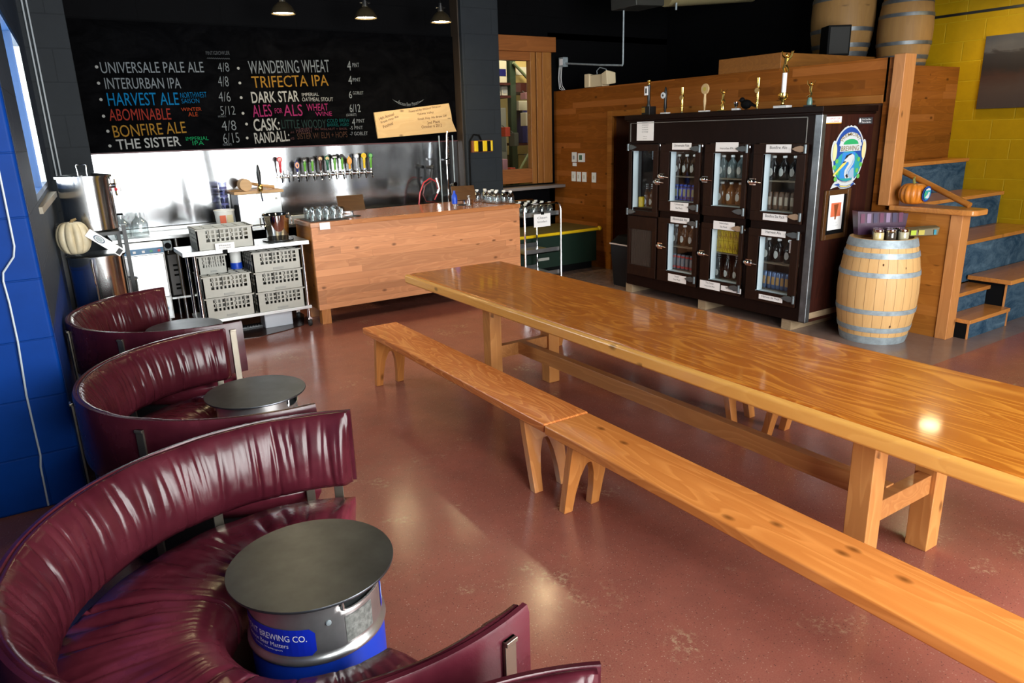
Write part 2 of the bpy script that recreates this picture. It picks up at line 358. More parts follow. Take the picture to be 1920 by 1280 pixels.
# ================================================================ the setting
def LX(y): return -.035+.053*(y-4.2)
struct(G().box(-1.2, -1.9, -.1, 8.7, 12.6, 0), 'floor', M_floor, 'polished red concrete floor of the taproom', 'floor')
struct(G().box(-1.2, -1.9, 4.0, 8.7, 12.6, 4.1), 'ceiling', plain('ceiling_black', (.003, .003, .003), .9, spec=.05), 'black ceiling above the taproom', 'ceiling')
M_pier = blockwall('blue_block_wall', (.0004, .032, .2), 'xzy', .5, .5, .4, .3, spec=.1)
M_left = blockwall('grey_blue_block_wall', (.02, .03, .05), 'yzx', .6, .6, .4, .3, spec=.2, split=(.92, (.002, .025, .16)))
M_leftn = blockwall('blue_block_wall_side', (.0005, .008, .05), 'yzx', .5, .6, .4, .3, spec=.1)  # blue darkened in colour to imitate shade beside the near sofas
M_dark = blockwall('charcoal_block_wall', (.02, .024, .029), 'xzy', .35, .7, .8, .3, spec=.2)
M_blk = blockwall('black_block_wall', (.002, .002, .0025), 'xzy', .3, .8, .8, .3, spec=.06)
M_yelw = blockwall('yellow_block_wall', (.29, .172, .001), 'yzx', .5, .6, .4, .2, spec=.15, joint=(.36, .26, .01))
# left wall beyond the blue pier, with the window opening
def lw(ya, yb, za, zb, g):
    g.hexa([(LX(ya)-.2, ya, za), (LX(ya), ya, za), (LX(yb), yb, za), (LX(yb)-.2, yb, za)], [(LX(ya)-.2, ya, zb), (LX(ya), ya, zb), (LX(yb), yb, zb), (LX(yb)-.2, yb, zb)])
g = G(); lw(4.32, 5.3, 0, 4, g); lw(7.25, 8.75, 0, 4, g); lw(5.3, 7.25, 0, 1.5, g); lw(5.3, 7.25, 2.62, 4, g)
struct(g, 'wall_left', M_left, 'grey and blue block wall holding the tall left window', 'wall')
struct(G().box(-1.1, 4.2, 0, LX(4.3)-.0005, 4.315, 4), 'wall_pier_left', M_pier, 'bright blue block pier beside the sofas', 'wall', .02)
struct(G().box(-1.1, -1.6, 0, -.75, 4.2, 4), 'wall_left_near', M_leftn, 'blue block wall beside the nearest sofas', 'wall')
w1 = thing('window_1', 'tall narrow window in the left wall above the brewing pots', 'window', (0, 0, 0)); w1['kind'] = 'structure'
fr = G()
for ya, yb, za, zb in ((5.3, 5.34, 1.5, 2.62), (7.21, 7.25, 1.5, 2.62), (5.3, 7.25, 1.5, 1.54), (5.3, 7.25, 2.58, 2.62), (6.26, 6.29, 1.5, 2.62)):
    fr.hexa([(LX(ya)-.06, ya, za), (LX(ya)-.001, ya, za), (LX(yb)-.001, yb, za), (LX(yb)-.06, yb, za)], [(LX(ya)-.06, ya, zb), (LX(ya)-.001, ya, zb), (LX(yb)-.001, yb, zb), (LX(yb)-.06, yb, zb)])
fr.build('window_frame', plain('window_frame_blue', (.01, .05, .16), .4), w1)
G().hexa([(LX(7.25)-.19, 7.205, 1.54), (LX(7.25)-.003, 7.205, 1.54), (LX(7.25)-.003, 7.22, 1.54), (LX(7.25)-.19, 7.22, 1.54)], [(LX(7.25)-.19, 7.205, 2.58), (LX(7.25)-.003, 7.205, 2.58), (LX(7.25)-.003, 7.22, 2.58), (LX(7.25)-.19, 7.22, 2.58)]).build('reveal', plain('reveal_cream', (.85, .85, .76), .6), w1)
G().add([(LX(5.32)-.004, 5.32, 1.52), (LX(7.23)-.004, 7.23, 1.52), (LX(7.23)-.004, 7.23, 2.6), (LX(5.32)-.004, 5.32, 2.6)], [(0, 1, 2, 3)]).build('pane', M_pane, w1, flat=True)
g = G(); y0, y1 = 5.25, 6.95
g.hexa([(LX(y0)-.02, y0, 1.43), (LX(y0)+.02, y0, 1.43), (LX(y1)+.06, y1, 1.43), (LX(y1)-.02, y1, 1.43)], [(LX(y0)-.02, y0, 1.47), (LX(y0)+.02, y0, 1.47), (LX(y1)+.06, y1, 1.47), (LX(y1)-.02, y1, 1.47)])
struct(g, 'trim_1', plain('sill_tan', (.3, .26, .2), .6), 'tan sill under the left window', 'sill')
# back wall: charcoal column, black wall above board, pier, door opening
struct(G().box(.05, 8.42, 0, .56, 8.75, 4), 'wall_back_column', M_dark, 'charcoal block column left of the chalkboard', 'wall', .008)
struct(G().box(.5, 8.54, 0, 4.9, 8.75, 4), 'wall_back', M_blk, 'black block wall behind the chalkboard and taps', 'wall')
struct(G().box(4.76, 8.3, 0, 5.3, 8.75, 4), 'wall_back_pier', M_dark, 'charcoal block pier right of the chalkboard', 'wall', .008)
struct(G().box(5.3, 8.55, 0, 6.36, 8.75, 1.09).box(5.3, 8.55, 3.02, 8.6, 8.75, 4).box(6.25, 8.55, 0, 8.6, 8.75, 3.1), 'wall_back_right', M_blk, 'black wall around the brewhouse window', 'wall')
struct(G().box(4.745, 8.36, 1.0, 4.762, 8.54, 4), 'trim_2', plain('pier_trim_brown', (.03, .018, .01), .6), 'dark timber strip on the side of the charcoal pier', 'trim')
# window into the brewhouse
wd = thing('window_2', 'fir framed glazed window looking into the brewhouse', 'window'); wd['kind'] = 'structure'
G().box(5.3, 8.44, 2.84, 6.31, 8.56, 3.03).build('header', W_header, wd, .004)
G().box(6.1, 8.47, 1.11, 6.25, 8.6, 2.84).box(6.02, 8.5, 1.11, 6.1, 8.6, 2.84).build('casing', W_door, wd, .004)
G().box(5.3, 8.5, 1.11, 5.375, 8.6, 2.84).box(5.92, 8.5, 1.11, 6.0, 8.6, 2.84).build('stile', W_door, wd, .004)
G().box(5.375, 8.5, 2.73, 5.92, 8.6, 2.84).box(5.375, 8.5, 1.13, 5.92, 8.6, 1.32).build('rail', W_header, wd, .004)
G().add([(5.37, 8.56, 1.3), (5.93, 8.56, 1.3), (5.93, 8.56, 2.75), (5.37, 8.56, 2.75)], [(0, 1, 2, 3)]).build('pane', M_pane, wd, flat=True)
struct(G().box(5.3, 8.3, 1.045, 6.36, 8.55, 1.085), 'trim_3', plain('sill_grey', (.2, .17, .16), .5), 'grey sill shelf under the brewhouse window', 'sill', .004)
# brewhouse beyond the window
struct(G().box(4.6, 12.3, 0, 8.6, 12.5, 4).box(8.2, 8.75, 0, 8.4, 12.4, 4).box(4.5, 8.75, 0, 4.7, 12.4, 4), 'wall_brewhouse', plain('brewhouse_yellow', (.5, .42, .2), .7), 'cream wall of the brewhouse beyond the glass', 'wall')
# cedar wall at right with the recess for the cooler
struct(G().box(6.346, 7.36, 0, 6.46, 8.55, 2.343).box(6.346, 3.72, 1.98, 6.46, 7.36, 2.343).box(6.346, 3.62, 0, 6.46, 3.74, 2.343), 'wall_right', W_wall, 'cedar board wall behind the tall dark cooler', 'wall')
struct(G().box(6.9, 6.2, 0, 7.0, 7.46, 2.0).box(6.46, 7.36, 0, 6.9, 7.46, 2.0).box(6.38, 3.76, 0, 6.42, 6.25, 1.97).box(6.42, 6.2, 0, 6.9, 6.25, 2.0).box(6.42, 6.25, 1.97, 6.9, 7.36, 2.0), 'wall_recess', plain('recess_red_brown', (.09, .03, .012), .5, var=.2), 'red brown boarded recess behind the cooler', 'wall')
struct(G().box(6.33, 7.3, 0, 6.37, 7.39, 2.04).box(6.33, 3.74, 1.97, 6.37, 7.3, 2.04), 'trim_4', W_half, 'cedar trim around the cooler recess', 'trim', .004)
struct(G().box(6.3, 3.56, 1.1, 6.47, 3.66, 2.36), 'trim_5', W_post, 'pale fir post at the end of the cedar wall', 'post', .005)
# platform above the cooler, bleacher back panel and side walls
struct(G().box(6.46, 4.27, 2.28, 8.5, 8.55, 2.343), 'trim_6', plain('platform_dark', (.03, .015, .008), .7), 'upper platform floor above the cedar wall', 'platform')
struct(G().box(6.36, 4.84, 2.343, 8.45, 5.62, 2.492), 'trim_7', wood('platform_box_cedar', (.27, .1, .016), (.17, .055, .008), 'xzy', .2, 3, .001, 24, .6, .05, .45, 0, .4, False, .2, .4), 'raised cedar box on the upper platform', 'platform', .004)  # box cedar coloured darker to imitate the dim light up here
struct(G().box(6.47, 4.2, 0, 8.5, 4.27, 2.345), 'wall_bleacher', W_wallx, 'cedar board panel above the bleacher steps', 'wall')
struct(G().box(8.5, -1.6, 0, 8.7, 4.95, 4), 'wall_far_right', M_yelw, 'yellow painted block wall beside the bleachers', 'wall')
struct(G().box(8.5, 4.95, 0, 8.7, 8.75, 4), 'wall_far_right_rear', M_blk, 'black end wall behind the upper platform', 'wall')
struct(G().box(8.488, 2.4, 2.86, 8.5, 4.95, 2.885), 'trim_8', M_blackm, 'thin dark conduit along the yellow wall', 'conduit')
# wall behind the camera with two glazed garage doors
g = G().box(-1.1, -1.75, 0, 8.7, -1.6, .35).box(-1.1, -1.75, 3.65, 8.7, -1.6, 4)
for a, b in ((-1.1, -.1), (2.3, 2.6), (5.2, 8.7)): g.box(a, -1.75, .35, b, -1.6, 3.65)
struct(g, 'wall_front', plain('front_wall_brown', (.12, .08, .06), .7), 'grey wall with glazed garage doors behind the viewer', 'wall')
for k, (a, b) in enumerate(DOORS):
    d = thing('door_%d' % (k+1), 'glazed garage door, %s from the sofa side' % ORD[k], 'door'); d['kind'] = 'structure'
    g = G()
    for z in (.35, 1.0, 1.65, 2.3, 2.95, 3.6): g.box(a, -1.72, z, b, -1.66, z+.05)
    for i in range(4): x = a+(b-a-.05)*i/3; g.box(x, -1.72, .35, x+.05, -1.66, 3.65)
    g.build('door_frame', plain('garage_door_frame', (.25, .25, .25), .5), d)
    G().add([(a, -1.69, .35), (b, -1.69, .35), (b, -1.69, 3.65), (a, -1.69, 3.65)], [(0, 1, 2, 3)]).build('pane', M_pane, d, flat=True)
# conduits on the left pier and window wall
def pipe(pts, r, m, name, label, cat):
    return tag(G().tube(pts, r).build(name, m), label, cat)
pipe([(-.105, 4.185, 2.4), (-.108, 4.185, 1.7), (-.113, 4.185, 1.37), (-.125, 4.185, 1.32), (-.18, 4.185, 1.25), (-.187, 4.185, 1.21), (-.183, 4.185, 1.1), (-.185, 4.185, .9), (-.2, 4.185, .63), (-.2, 4.185, .3), (-.21, 4.185, .24), (-.215, 4.185, .02)], .005, plain('conduit_pale', (.5, .55, .6), .4, .3), 'conduit', 'pale bent conduit running down the bright blue pier', 'conduit')
for i, dx in enumerate((0, .035)):
    pipe([(.235+dx, 8.405, 3.99), (.235+dx, 8.405, .3)], .008, plain('conduit_pale', (.5, .55, .6)), 'conduit', ['left one of two thin conduits on the charcoal column', 'right one of two thin conduits on the charcoal column'][i], 'conduit')
# ================================================================ chalkboard, steel, taps, sign, lamps
cb = thing('chalkboard', 'long black chalkboard menu above the beer taps', 'menu board', (0, 0, 0))
G().box(.565, 8.5, 1.735, 4.74, 8.525, 2.98).build('board', M_chalk, cb)
CH = {k: plain('chalk_'+k, tuple(.3*v for v in c), .9, spec=.05) for k, c in dict(grey=(.42, .46, .5), blue=(.01, .3, .68), red=(.55, .06, .04), orange=(.7, .1, .03), amber=(.62, .32, .05), white=(.75, .75, .73), green=(.02, .45, .16), dim=(.16, .17, .19), pink=(.55, .05, .22), dimgreen=(.035, .075, .07), teal=(.01, .14, .14), dimred=(.15, .07, .075), dimbrown=(.12, .06, .04)).items()}
for s, x, z, w, h, a, col, bold in [
('UNIVERSALE PALE ALE', 0.785, 2.478, 0.959, 0.103, 0.026, 'grey', 0),
('INTERURBAN IPA', 0.798, 2.333, 0.698, 0.103, 0.013, 'grey', 0),
('HARVEST ALE', 0.797, 2.174, 0.656, 0.123, 0.007, 'blue', 0),
('NORTHWEST', 1.476, 2.246, 0.259, 0.054, 0.029, 'blue', -1),
('SAISON', 1.479, 2.193, 0.174, 0.045, 0.025, 'blue', -1),
('ABOMINABLE', 0.785, 2.031, 0.57, 0.112, 0.007, 'red', 0),
('WINTER', 1.463, 2.116, 0.2, 0.034, 0.016, 'orange', 0),
('ALE', 1.525, 2.062, 0.095, 0.043, 0.014, 'orange', 0),
('BONFIRE ALE', 0.797, 1.87, 0.687, 0.115, 0.042, 'amber', 0),
('THE SISTER', 0.807, 1.753, 0.605, 0.097, 0.029, 'white', 1),
('IMPERIAL', 1.466, 1.818, 0.227, 0.039, 0.005, 'green', 0),
('IPA', 1.525, 1.77, 0.115, 0.041, 0.003, 'green', 0),
('PINT/GROWLER', 1.786, 2.674, 0.24, 0.037, 0.038, 'dim', 0),
('4/8', 1.888, 2.508, 0.115, 0.09, 0.062, 'grey', -1),
('4/8', 1.869, 2.363, 0.107, 0.102, 0.006, 'grey', -1),
('4/6', 1.853, 2.21, 0.121, 0.1, -0.004, 'grey', -1),
('5/12', 1.854, 2.074, 0.152, 0.09, 0.005, 'grey', -1),
('(GOBLET)', 1.82, 2.047, 0.082, 0.021, -0.015, 'grey', -1),
('4/8', 1.845, 1.909, 0.151, 0.102, 0.031, 'grey', -1),
('6/15', 1.844, 1.778, 0.169, 0.105, 0.033, 'grey', -1),
('(GOBLET)', 1.832, 1.75, 0.092, 0.028, -0.005, 'grey', -1),
('WANDERING WHEAT', 2.207, 2.495, 0.907, 0.132, 0.037, 'grey', 0),
('TRIFECTA IPA', 2.223, 2.351, 0.86, 0.119, 0.033, 'amber', 0),
('DARK STAR', 2.197, 2.194, 0.525, 0.116, 0.031, 'white', 1),
('IMPERIAL', 2.758, 2.263, 0.196, 0.037, 0.023, 'white', 0),
('OATMEAL STOUT', 2.755, 2.209, 0.364, 0.042, 0.001, 'white', 0),
('ALES', 2.19, 2.045, 0.209, 0.127, 0.039, 'pink', 0),
('FOR', 2.433, 2.082, 0.084, 0.055, 0.035, 'pink', 0),
('ALS', 2.531, 2.052, 0.213, 0.124, 0.005, 'pink', 0),
('WHEAT', 2.797, 2.104, 0.252, 0.077, 0.013, 'pink', 0),
('WINE', 2.892, 2.047, 0.197, 0.047, 0.007, 'pink', 0),
('CASK:', 2.183, 1.9, 0.287, 0.127, 0.025, 'white', 1),
('LITTLE WOODY', 2.491, 1.919, 0.514, 0.094, -0.008, 'dimgreen', 0),
('COLD BREW', 3.024, 1.974, 0.272, 0.04, -0.003, 'teal', 0),
('BARREL AGED', 3.02, 1.93, 0.267, 0.036, 0.001, 'teal', 0),
('RANDALL:', 2.177, 1.767, 0.389, 0.113, 0.042, 'white', 1),
('#1:', 2.582, 1.866, 0.049, 0.021, -0.026, 'dimred', 0),
('HARVEST', 2.647, 1.864, 0.192, 0.054, 0.026, 'dimred', 0),
('W/ WALNUT + BASIL', 2.863, 1.89, 0.397, 0.025, -0.004, 'dimred', 0),
('#2:', 2.574, 1.798, 0.049, 0.025, -0.031, 'dimred', 0),
('SISTER W/ ELM + HOPS', 2.653, 1.796, 0.602, 0.066, 0.013, 'dimbrown', 0),
('-5 PINT', 3.293, 1.888, 0.163, 0.038, 0.014, 'grey', 0),
('-7 GOBLET', 3.287, 1.822, 0.226, 0.041, -0.006, 'grey', 0),
('4', 3.327, 2.548, 0.046, 0.105, 0.017, 'grey', 0),
('PINT', 3.393, 2.584, 0.083, 0.047, 0.054, 'grey', 0),
('4', 3.326, 2.396, 0.044, 0.094, 0.008, 'grey', 0),
('PINT', 3.381, 2.426, 0.096, 0.041, 0.04, 'grey', 0),
('6', 3.317, 2.242, 0.038, 0.08, -0.002, 'grey', 0),
('GOBLET', 3.367, 2.284, 0.133, 0.036, 0.01, 'grey', 0),
('6/12', 3.312, 2.084, 0.134, 0.09, 0.024, 'grey', 0),
('(GOBLET)', 3.264, 2.033, 0.127, 0.036, 0.033, 'grey', 0),
('4', 3.325, 1.933, 0.039, 0.082, -0.021, 'grey', 0),
('PINT', 3.384, 1.965, 0.101, 0.042, -0.001, 'grey', 0)
]:
    letters(s, w, h, on_y(x, 8.497, z+.012, a), bold).build('menu_lettering', CH[col], cb, flat=True)
g = G()
for x, z in [(0.752, 2.536), (0.744, 2.386), (0.739, 2.233), (0.736, 2.076), (0.75, 1.932), (0.745, 1.79), (2.096, 2.549), (2.092, 2.4), (2.087, 2.25), (2.085, 2.088), (2.108, 1.975), (2.096, 1.828)]:
    g.poly([(x+.015*math.cos(t*PI/5), 8.497, z+.012+.015*math.sin(t*PI/5)) for t in range(10)])
g.build('bullet_dots', CH['white'], cb, flat=True)
g = G(); wv = [(1.79+.232*i/24, 2.652+.006*(1 if i % 2 else -1)) for i in range(25)]
for a, b in zip(wv, wv[1:]): g.poly([(a[0], 8.497, a[1]), (b[0], 8.497, b[1]), (b[0], 8.497, b[1]+.006), (a[0], 8.497, a[1]+.006)])
g.build('wavy_underline', CH['dim'], cb, flat=True)
def smile(a, b): t = -PI/2+(a-.2)*2.2; r = .34-b; return (4.08+r*math.cos(t), 8.497, 2.5+r*math.sin(t))
letters('Because Beer Matters', .4, .042, smile).build('menu_lettering', CH['grey'], cb, flat=True)
for s in (-1, 1):
    letters('I', .02, .006, lambda a, b: (0, 0, 0))
    g = G(); pts = [-PI/2+s*(.46+.24*i/8) for i in range(9)]
    for i in range(8):
        w0, w1 = .012*(1-i/8.), .012*(1-(i+1)/8.); p, q = pts[i], pts[i+1]
        g.poly([(4.08+r*math.cos(t), 8.497, 2.5+r*math.sin(t)) for r, t in ((.335, p), (.335, q), (.335-w1, q), (.335-w0, p))])
    g.build('menu_flourish', CH['grey'], cb, flat=True)
tag(G().box(.565, 8.515, .965, 4.74, 8.525, 1.722).build('backsplash', M_splash), 'wavy stainless steel sheet behind the beer taps', 'backsplash')
tag(G().box(.56, 8.495, 1.722, 4.745, 8.512, 1.736).build('backsplash_trim', plain('trim_maroon', (.06, .015, .02), .5)), 'thin dark edge strip between chalkboard and steel sheet', 'trim')
# branded cedar sign
sg = thing('cedar_sign', 'pale cedar award plank leaning at the right end of the chalkboard', 'sign', (0, 0, 0))
G().prism([(3.605, 8.47, 2.09), (4.627, 8.47, 2.19), (4.655, 8.47, 2.06), (4.662, 8.47, 1.98), (4.72, 8.47, 1.845), (3.63, 8.47, 1.79)], (0, .025, 0)).build('plank', W_sign, sg)
for s, x0, z0, x1, z1 in [('14th Annual', 3.665, 1.988, 3.863, 2.046), ('Fresh Hop Ale', 3.687, 1.942, 3.923, 2.013), ('Festival', 3.712, 1.895, 3.841, 1.939), ('Powered by Wicked Wind on', 4.065, 2.064, 4.51, 2.127), ('Yakima Valley', 4.175, 2.033, 4.406, 2.057), ('Fresh Hop Ale Brew Off', 4.181, 1.973, 4.589, 2.012), ('2nd Place', 4.306, 1.929, 4.484, 1.95), ('October 6 2012', 4.223, 1.883, 4.51, 1.901)]:
    letters(s, math.hypot(x1-x0, z1-z0), .034, on_y(x0, 8.468, z0+.01, math.atan2(z1-z0, x1-x0))).build('sign_lettering', plain('burnt_ink', (.09, .035, .015), .8), sg, flat=True)
# pendant lamps over the back bar (the fourth hangs out of frame and shows in the floor)
M_bulb = glow('lamp_glow', (1, .82, .45), 32)
def lamp(x, y, z, label, e=14, first=[None]):
    if first[0]: o = dup(first[0], (x, y, z), label)
    else:
        o = thing('pendant_lamp', label, 'pendant lamp', (x, y, z), group='pendant lamps over the bar'); first[0] = o
        G().lathe([(.118, 0), (.122, .004), (.112, .03), (.085, .075), (.055, .1), (.04, .11), (.036, .112), (.05, .096), (.08, .07), (.106, .028), (.112, .004), (.118, 0)], 32).build('lamp_shade', plain('lamp_shade_enamel', (.03, .022, .012), .35), o)
        G().lathe([(.0, .012), (.06, .012), (.106, .016), (.106, .02), (0, .02)], 28).build('bulb', M_bulb, o)
        G().cyl((0, 0, .105), (0, 0, .17), .03).cyl((0, 0, .17), (0, 0, .2), .02).cyl((-.06, 0, .155), (.06, 0, .155), .008).build('socket', M_blackm, o)
        G().cyl((0, 0, .2), (0, 0, 4-z), .006).build('cord', M_black, o)
    l = bpy.data.lights.new('lamp_light', 'SPOT'); l.energy = e; l.color = (1, .74, .4); l.spot_size = 2.3; l.spot_blend = .7; l.shadow_soft_size = .09
    q = bpy.data.objects.new('lamp_light', l); C.objects.link(q); q.location = (x, y, z-.03)
    return o
lamp(2.43, 7.8, 3.02, 'leftmost hanging lamp above the chalkboard')
lamp(3.31, 7.8, 3.025, 'middle hanging lamp above the chalkboard')
lamp(4.215, 7.8, 3.03, 'hanging lamp above the right end of the chalkboard')
lamp(3.84, 5.46, 3.03, 'hanging lamp above the floor in front of the bar')
lamp(1.3, 5.4, 3.03, 'hanging lamp above the far keg table')
lamp(8.0, 3.75, 3.0, 'hanging lamp above the bleacher steps', 12)
# beer taps
M_pink = plain('badge_pink', (.6, .3, .28), .4)
TAPS = [(2.4, 1.63, M_red, M_pink, 'red tap handle with a round pale badge, leftmost on the steel sheet', 'round'),
 (2.48, 1.43, None, None, 'bare tap without a handle, beside the red one', None),
 (2.59, 1.58, M_navy, M_pink, 'navy tap handle with an oval orange badge', 'oval'),
 (2.68, 1.61, M_green, M_ink, 'bright green tap handle with black badge, first right of the navy one', 'num1'),
 (2.77, 1.61, M_green, M_ink, 'bright green tap handle with black badge, second right of the navy one', 'num2'),
 (2.865, 1.62, plain('tap_dark_wood', (.05, .015, .01), .3), M_tan, 'dark brown tap handle with a tan badge', 'round'),
 (2.95, 1.62, M_dgreen, M_tan, 'dark green tap handle with a tan badge', 'round'),
 (3.04, 1.63, M_green, M_ink, 'bright green tap handle with striped black badge, right of the dark green one', 'band'),
 (3.13, 1.63, M_green, M_ink, 'bright green tap handle with black badge, next to the orange one', 'round'),
 (3.22, 1.6, M_amber, M_amber, 'orange tap handle with an oval badge', 'oval'),
 (3.31, 1.63, M_silver, M_silver, 'silver blue tap handle near the right end of the row', 'round'),
 (3.405, 1.63, M_yel, M_yel, 'yellow tap handle, second from the right end', 'round'),
 (3.49, 1.63, M_green, M_dgreen, 'all green tap handle at the right end of the row', 'round')]
for x, zt, mh, mb, lab, kind in TAPS:
    t = thing('beer_tap', lab, 'beer tap', (x-.004, 8.515, 1.385), group='beer taps on the steel sheet')
    G().cyl((0, .0, .02), (0, -.012, .02), .026).cyl((0, 0, .02), (0, -.1, .02), .011).ball((0, -.1, .02), .019).cyl((0, -.1, .02), (.004, -.1, .05), .012, .008).build('faucet', M_chrome, t)
    G().tube([(0, -.1, .015), (0, -.122, -.008), (0, -.13, -.045)], [.011, .009, .008]).build('spout', M_chrome, t)
    h = zt-1.385
    if not mh:
        G().cyl((0, -.1, .05), (0, -.1, .085), .008, .006).build('lever', M_chrome, t); continue
    G().cyl((0, -.1, .05), (.0, -.1, .068), .011).build('collar', M_chrome, t)
    tilt = T(0, -.1, .066, 0, .05); hh = h-.07
    G().lathe([(.0, 0), (.011, 0), (.014, .02), (.012, .05), (.016, hh*.45), (.017, hh*.62), (.012, hh*.78), (.01, hh*.82), (0, hh*.82)], 12).xf(tilt).build('handle', mh, t)
    if kind == 'oval':
        G().lathe([(0, -.012), (.03, -.012), (.033, -.006), (.033, .006), (.03, .012), (0, .012)], 20, axis='y').xf(Matrix.Translation((0, -.105, h-.055)) @ Matrix.Diagonal((.9, 1, 1.35, 1))).build('badge', M_navy if mh is M_navy else mh, t)
        G().lathe([(0, .0005), (.025, .0005)], 20, axis='y').xf(Matrix.Translation((0, -.1175, h-.055)) @ Matrix.Diagonal((.9, 1, 1.35, 1))).build('badge_face', plain('badge_orange', (.75, .3, .12), .4), t)
        G().cyl((0, -.105, h-.015), (0, -.105, h+.005), .008, .003).build('finial', mh, t)
    else:
        G().lathe([(0, -.012), (.027, -.012), (.032, -.006), (.032, .006), (.027, .012), (0, .012)], 20, (0, -.105, h-.034), axis='y').build('badge', mb if mb is not M_tan and mb is not M_pink else mh, t)
        if mb in (M_tan, M_pink, M_silver, M_yel, M_dgreen): G().lathe([(0, 0), (.021, 0)], 20, (0, -.1178, h-.034), axis='y').build('badge_face', {M_tan: M_tan, M_pink: M_pink, M_silver: M_paper, M_yel: plain('badge_gold', (.6, .35, .02)), M_dgreen: plain('badge_leaf', (.15, .4, .12))}[mb], t)
        if kind in ('num1', 'num2'): letters('#'+kind[-1], .03, .022, on_y(-.015, -.1182, h-.045)).build('badge_lettering', M_paper, t, flat=True)
        if kind == 'band': G().box(-.024, -.1185, h-.04, .024, -.1175, h-.028).build('badge_band', M_paper, t)
# steel hood box with cedar top and its black handled tap
bx = thing('steel_tap_box', 'steel box with a cedar top behind the bucket', 'tap box', (2.07, 8.18, .925))
G().box(-.235, -.02, .0, .225, .3, .335).build('case', M_steelb, bx, .006)
G().box(-.275, -.06, .335, .25, .31, .365).build('top_board', W_mallet, bx, .004)
G().lathe([(0, 0), (.013, 0), (.013, .002), (0, .002)], 12, (.17, -.022, .27), axis='y').build('vent_plug', M_grey, bx)
tp = thing('hand_pump', 'black handled brass pump standing in front of the cedar topped box', 'tap', (2.06, 8.07, 1.2))
G().cyl((0, 0, .1), (0, .08, .1), .014).ball((0, 0, .12), .03, .03, .04).build('pump_body', M_brass, tp)
G().lathe([(0, .15), (.014, .15), (.02, .2), (.024, .28), (.014, .34), (.008, .36), (0, .37)], 12).build('handle', M_blackm, tp)
G().tube([(0, 0, .1), (0, -.01, .05), (.005, -.01, 0), (.005, -.01, -.02)], .009).build('spout', M_chrome, tp)
ml = thing('wooden_mallet', 'beech mallet lying on the cedar topped steel box', 'mallet', (1.98, 8.22, 1.291))
G().cyl((-.045, .06, .065), (-.045, -.07, .065), .064, n=18).build('head', W_mallet, ml)
G().tube([(.01, 0, .075), (.12, .0, .05), (.27, .0, .022)], [.014, .016, .02]).build('handle', W_mallet, ml)
# ================================================================ bar counter and what stands on it
br = thing('bar_counter', 'long cedar plank bar counter on a stub leg', 'bar counter', (0, 0, 0))
G().prism([(2.205, 6.955, .98), (4.665, 6.955, .98), (4.665, 7.86, .98), (2.82, 7.86, .98), (2.82, 7.47, .98), (2.205, 7.47, .98)], (0, 0, .045)).build('worktop', W_bartop, br, .004)
G().box(2.215, 6.965, .155, 4.655, 7.0, .98).build('front_panel', W_bar, br)
G().box(2.215, 7.0, .155, 2.25, 7.46, .98).build('side_panel', W_half, br); G().box(4.62, 7.0, .155, 4.655, 7.8, .98).build('side_panel', W_half, br)
G().box(2.235, 6.975, 0, 2.33, 7.07, .155).build('leg', W_bleg, br, .003)
G().box(4.54, 6.975, 0, 4.635, 7.07, .155).build('leg', W_bleg, br, .003)
G().box(2.235, 7.36, 0, 2.33, 7.455, .155).build('leg', W_bleg, br, .003)
G().box(4.54, 7.7, 0, 4.635, 7.795, .155).build('leg', W_bleg, br, .003)
TOP = 1.025
tag(G().box(2.24, 7.03, TOP, 2.64, 7.4, TOP+.008).build('bar_mat', M_rubber, bevel=.003), 'black rubber bar mat under the drinking glasses', 'bar mat')
# drinking glasses upside down on the mat
def glass0():
    o = G().lathe([(.031, 0), (.036, .04), (.034, .085), (.028, .112), (.022, .115), (0, .116), (0, .112), (.02, .111), (.0255, .108), (.0315, .084), (.0335, .04), (.0285, 0), (.031, 0)], 14).build('drinking_glass', M_glass)
    return o
k = 0; gl0 = None; rowsn = ['front row', 'second row', 'third row', 'back row']
for r in range(4):
    for c in range(5):
        x, y = 2.285+c*.073+(.02 if r % 2 else 0), 7.075+r*.085
        if gl0 is None: gl0 = o = glass0()
        else: o = gl0.copy(); C.objects.link(o)
        o.location = (x, y, TOP+.008)
        tag(o, '%s upturned drinking glass from the left in the %s on the bar mat' % (ORD[c], rowsn[r]), 'drinking glass', 'upturned glasses on the bar mat')
def stand(x, y, rz, label):
    t = thing('tablet_stand', label, 'tablet stand', (x, y, TOP), rz)
    G().lathe([(0, 0), (.085, 0), (.085, .006), (.02, .012), (0, .012)], 24).build('base', M_blackm, t)
    G().tube([(0, 0, .01), (0, .005, .06), (0, .02, .11)], .013).build('neck', M_chrome, t)
    m = T(0, .02, .135, 0, -.42)
    G().box(-.14, -.008, -.085, .14, .008, .085).xf(m).build('back_board', W_board, t, .004)
    G().box(-.13, .008, -.075, .13, .012, .075).xf(m).build('screen', M_black, t)
    return t
stand(2.75, 7.24, -.12, 'wooden backed tablet stand beside the drinking glasses')
stand(4.16, 7.36, -.2, 'wooden backed tablet stand at the right end of the bar')
pt = thing('glass_carafe', 'small clear carafe in front of the right tablet stand', 'carafe', (4.11, 7.17, TOP))
G().lathe([(0, 0), (.03, 0), (.032, .01), (.03, .05), (.018, .085), (.022, .12), (.02, .12), (.016, .085), (.028, .05), (.029, .012), (0, .006)], 16).build('carafe_body', M_glass, pt)
bt = thing('spray_bottle', 'blue and clear squeeze bottle on the bar near the hose', 'bottle', (3.845, 7.02, TOP))
G().lathe([(0, 0), (.022, 0), (.024, .01), (.023, .05), (.02, .06), (0, .06)], 14).build('lower_bottle', M_glass, bt)
